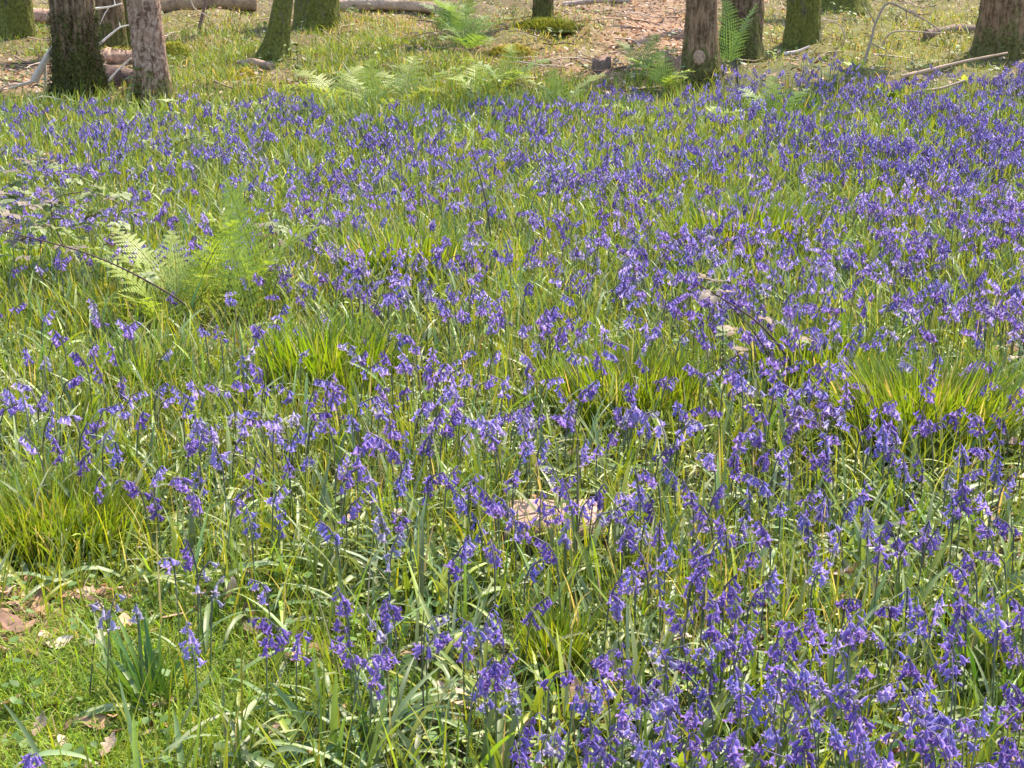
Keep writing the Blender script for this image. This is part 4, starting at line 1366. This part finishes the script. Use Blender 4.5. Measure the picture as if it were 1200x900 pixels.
BG = (.185, .25, .02)
tussock('large bright green grass tussock at the left edge behind the three-leaved seedling', 62, 640, 1500, .24, .23, .006, BG, .28)
tussock('tall fanning yellow-green grass tussock in the right centre', 1085, 525, 1300, .27, .37, .0075, BG, .26)
tussock('bright grass clump right of the sawn log behind drooping bluebells', 945, 460, 600, .25, .33, .008, BG, .2)
tussock('upright bright grass clump in the middle of the picture behind the brown stalk', 735, 490, 800, .26, .31, .0075, BG, .2)
tussock('bright grass tuft in front of the sawn log at bottom centre', 648, 795, 260, .06, .22, .006, BG, .2)
tussock('deep green upright grass clump left of centre below the bright fern', 385, 460, 650, .24, .33, .009, (.17, .25, .015), .2)
tussock('bright grass strip in the upper right middle between bluebell drifts', 865, 300, 650, .42, .38, .012, BG, .15)
tussock('bright grass clump left of the tall dark sapling stem', 480, 330, 500, .35, .36, .011, BG, .15)
tussock('green grass clump at left edge under the bramble thicket', 30, 330, 350, .35, .34, .010, (.14, .22, .025), .3)
tussock('grass clump beside straw at left below the moss hummock', 165, 460, 380, .2, .27, .007, (.13, .21, .03), .4)
tussock('leafy mound of long dark green grass before the brown mossy trunk', 925, 140, 500, .55, .34, .014, (.11, .19, .03), .5)
tussock('clump of upright green bluebell leaves standing alone in the short turf', 178, 830, 46, .06, .27, .0125, (.11, .19, .025), .42, 'clumps of bluebell leaves', 'leaf_clump', 'leaves', M_STRAP, .4, (0.0, .9))
tussock('clump of broad bright upright leaves near the lower right edge', 1165, 830, 45, .07, .27, .016, (.12, .21, .03), .45, 'clumps of bluebell leaves', 'leaf_clump', 'leaves', M_STRAP, .4, (0.0, .6))
tussock('clump of arching pale glossy leaves at bottom centre left', 445, 885, 46, .07, .26, .014, (.11, .175, .06), .9, 'clumps of bluebell leaves', 'leaf_clump', 'leaves', M_STRAP, .4, (.8, 2.2))
tussock('clump of arching glossy leaves left of the sawn log', 500, 690, 50, .10, .27, .013, (.11, .18, .06), .9, 'clumps of bluebell leaves', 'leaf_clump', 'leaves', M_STRAP, .4, (.8, 2.2))

# ------------------------------------------------------------------ single dead leaves that stand out


def dead_leaf(label, u, v, L, col, lobes=4, lift=.03, tilt=0.2, rz=None):
    p = g1(u, v, lift)
    mb = MB(); rnd = random.Random(int(u * 7 + v))
    flat_leaf(mb, rot3(rnd.uniform(0, 6.28) if rz is None else rz, -tilt, rnd.uniform(-.4, .4)), L, .33, np.array(col) * rnd.uniform(.9, 1.1), rnd.uniform(.4, 1.2) * rnd.choice([-1, 1]), rnd.uniform(.1, .45), lobes, 15, .03, np.array(col) * .75)
    o = Vector((p.x, p.y, float(hgt(p.x, p.y)) + lift))
    return tag(link('dead_leaf', mb.mesh('dead_leaf', M_DEAD), None, o), label, 'dead leaf', 'fallen dead leaves')


PK = (.58, .42, .33); TN = (.48, .33, .23); BN = (.26, .15, .10)
for a in [('pink-tan veined dead leaf at the edge of the turf left of the lone leaf clump', 130, 692, .085, PK, 0),
          ('curled reddish-tan dead leaf left of the pink-tan veined leaf', 90, 693, .075, TN, 0),
          ('pale dead leaf between the faded bluebells in the turf', 118, 716, .07, PK),
          ('long brown dead leaf on the leaf patch at the left edge', 28, 742, .08, BN, 0),
          ('pale tan dead leaf below the brown one on the left leaf patch', 14, 765, .06, PK),
          ('pink dead leaf touching the left border near the bottom', 4, 826, .065, TN),
          ('pinkish dead leaf in the turf below the leaf patch', 40, 865, .06, TN),
          ('small red-brown dead leaf in front of the lone leaf clump', 142, 856, .05, (.45, .22, .16)),
          ('brown dead leaf near the bottom edge left of centre', 120, 890, .06, TN),
          ('upright tan dead leaf behind the lone leaf clump on its right', 266, 702, .065, PK, 0, .05, .9),
          ('dark brown flat dead leaf in the turf right of the lone leaf clump', 300, 746, .07, (.16, .11, .07), 0),
          ('left one of two pink oak leaves among bluebells at lower right', 977, 672, .085, PK, 4, .06, .5),
          ('right one of two pink oak leaves among bluebells at lower right', 992, 676, .08, TN, 4, .06, .4),
          ('curled orange-tan dead leaf right of the bottom grass tuft', 684, 833, .075, (.55, .34, .22), 0, .05, .7),
          ('brown dead leaf below the curled orange-tan leaf', 674, 862, .08, TN),
          ('rounded pinkish dead leaf in the grass at bottom centre', 522, 817, .085, PK, 0, .04, .3),
          ('large pale dead leaf under bluebells at the bottom right', 1052, 876, .10, (.62, .50, .38), 0),
          ('cream dead leaf in the lower right bluebells left of the oak leaves', 897, 735, .08, (.62, .50, .36), 0),
          ('pink dead leaf left of the cream leaf in the lower right bluebells', 815, 752, .06, PK, 0, .08, .6),
          ('crumpled pink dead leaf at the right beside the fanning tussock', 1183, 424, .11, PK, 4, .14, .5),
          ('second pink dead leaf just above the crumpled one at right', 1172, 365, .09, PK, 4, .08, .5),
          ('pale dead leaf on the leafy ground at the far right edge', 1190, 560, .10, PK, 4, .12, .5),
          ('tan dead leaf above the pale one at the far right edge', 1190, 522, .09, TN, 4, .12, .5),
          ('salmon dead leaf caught among far left bluebells', 66, 184, .13, (.65, .40, .33), 4, .2, .5),
          ('tan dead leaf caught among bluebells below the tall fern', 865, 167, .12, (.60, .40, .28), 4, .15, .6),
          ('tan dead leaf in the leaves at centre left of the middle grass clump', 564, 410, .09, TN, 4, .05, .5),
          ('pink dead leaf caught in bluebells left of the sawn log', 461, 610, .06, PK, 4, .10, .6),
          ('brown curled dead leaf under the arching bramble cane', 178, 352, .10, (.33, .17, .09), 0, .1, .5)]:
    dead_leaf(*a)

# ------------------------------------------------------------------ labels for the single bluebells
MARKS = [('the pale sawn log', 650, 605), ('the three-leaved seedling', 60, 640), ('the big left-edge tussock', 70, 590), ('the fanning right tussock', 1090, 480),
         ('the lone leaf clump', 178, 790), ('the bottom grass tuft', 640, 765), ('the two pink oak leaves', 984, 674), ('the rounded pink leaf', 522, 817),
         ('the curled orange-tan leaf', 684, 833), ('the right-edge fern frond', 1190, 480), ('the right-edge leafy ground', 1190, 555), ('the pale leaf at bottom right', 1052, 876),
         ('the cream dead leaf', 897, 735), ('the pink-tan veined leaf', 130, 692), ('the broad bright leaf clump', 1165, 790), ('the middle grass clump', 735, 460), ('the bottom glossy leaves', 445, 860),
         ('the deep green clump', 385, 430), ('the glossy leaf clump by the log', 490, 670), ('the two-caned bramble', 900, 430), ('the straw-pale dry stalk', 158, 553), ('the leaning dry stem', 58, 515),
         ('the pink leaf in the flowers', 461, 610), ('the small pink leaf', 815, 752), ('the bottom budding stem', 495, 800)]
ORD = ['nearest', 'second', 'third', 'fourth', 'fifth', 'sixth', 'seventh', 'eighth', 'ninth', 'tenth', 'eleventh', 'twelfth', 'thirteenth', 'fourteenth', 'fifteenth', 'sixteenth', 'seventeenth', 'eighteenth', 'nineteenth', 'twentieth']


def name_bluebells():
    sect = {}
    for (o, u, v, tone, way) in OWN:
        m = min(range(len(MARKS)), key=lambda k: (MARKS[k][1] - u) ** 2 + (1.3 * (MARKS[k][2] - v)) ** 2)
        dx, dy = u - MARKS[m][1], v - MARKS[m][2]
        if abs(dx) > abs(dy) * 1.1:
            w = 'right of' if dx > 0 else 'left of'
        else:
            w = 'in front of' if dy > 0 else 'behind'
        sect.setdefault((m, w), []).append((dx * dx + 1.7 * dy * dy, o, tone, way))
    for (m, w), L in sect.items():
        L.sort(key=lambda t: t[0])
        for i, (_, o, tone, way) in enumerate(L):
            way = way.replace('nodding to the ', 'nodding ').replace('towards the viewer', 'forward')
            tag(o, f"{tone} bluebell {way}, {ORD[i] if i < 20 else 'outermost'} {w} {MARKS[m][0]}", 'flower', 'bluebells in the foreground')
    long_ = [o['label'] for (o, *_) in OWN if len(o['label'].split()) > 16]
    print('labels too long', len(long_), long_[:3], 'unique', len({o['label'] for (o, *_) in OWN}), len(OWN))


name_bluebells()

# ------------------------------------------------------------------ light, sky, camera
SUN_EL, SUN_AZ = 58.0, 38.0        # azimuth clockwise from +Y (away from the camera): light from the right and a little behind
w = bpy.data.worlds.new('World'); sc.world = w; w.use_nodes = True
nt = w.node_tree
bg = nt.nodes['Background']
sky = nt.nodes.new('ShaderNodeTexSky'); sky.sky_type = 'NISHITA'; sky.sun_disc = False
sky.sun_elevation = R(SUN_EL); sky.sun_rotation = R(SUN_AZ)
nt.links.new(sky.outputs[0], bg.inputs['Color']); bg.inputs['Strength'].default_value = .15
sun = bpy.data.lights.new('sun', 'SUN'); sun.energy = 3.1; sun.angle = R(.53); sun.color = (1.0, .91, .75)
so = bpy.data.objects.new('sun', sun); COL.objects.link(so)
d = Vector((math.sin(R(SUN_AZ)) * math.cos(R(SUN_EL)), math.cos(R(SUN_AZ)) * math.cos(R(SUN_EL)), math.sin(R(SUN_EL))))
so.rotation_euler = d.to_track_quat('Z', 'Y').to_euler()

cam = bpy.data.cameras.new('camera'); co = bpy.data.objects.new('camera', cam); COL.objects.link(co)
cam.sensor_width = 36; cam.lens = 18 / math.tan(R(HF / 2)); cam.clip_end = 600; cam.clip_start = .05
co.location = (0, 0, CAMZ); co.rotation_euler = (R(90) - PITCH, 0, 0)
sc.camera = co
sc.view_settings.view_transform = 'Standard'; sc.view_settings.look = 'None'; sc.view_settings.gamma = 1; sc.view_settings.use_curve_mapping = False
sc.view_settings.exposure = 1.75
sc.cycles.max_bounces = 6; sc.cycles.diffuse_bounces = 3; sc.cycles.transmission_bounces = 3; sc.cycles.glossy_bounces = 2
sc.render.resolution_x = 1024; sc.render.resolution_y = 768
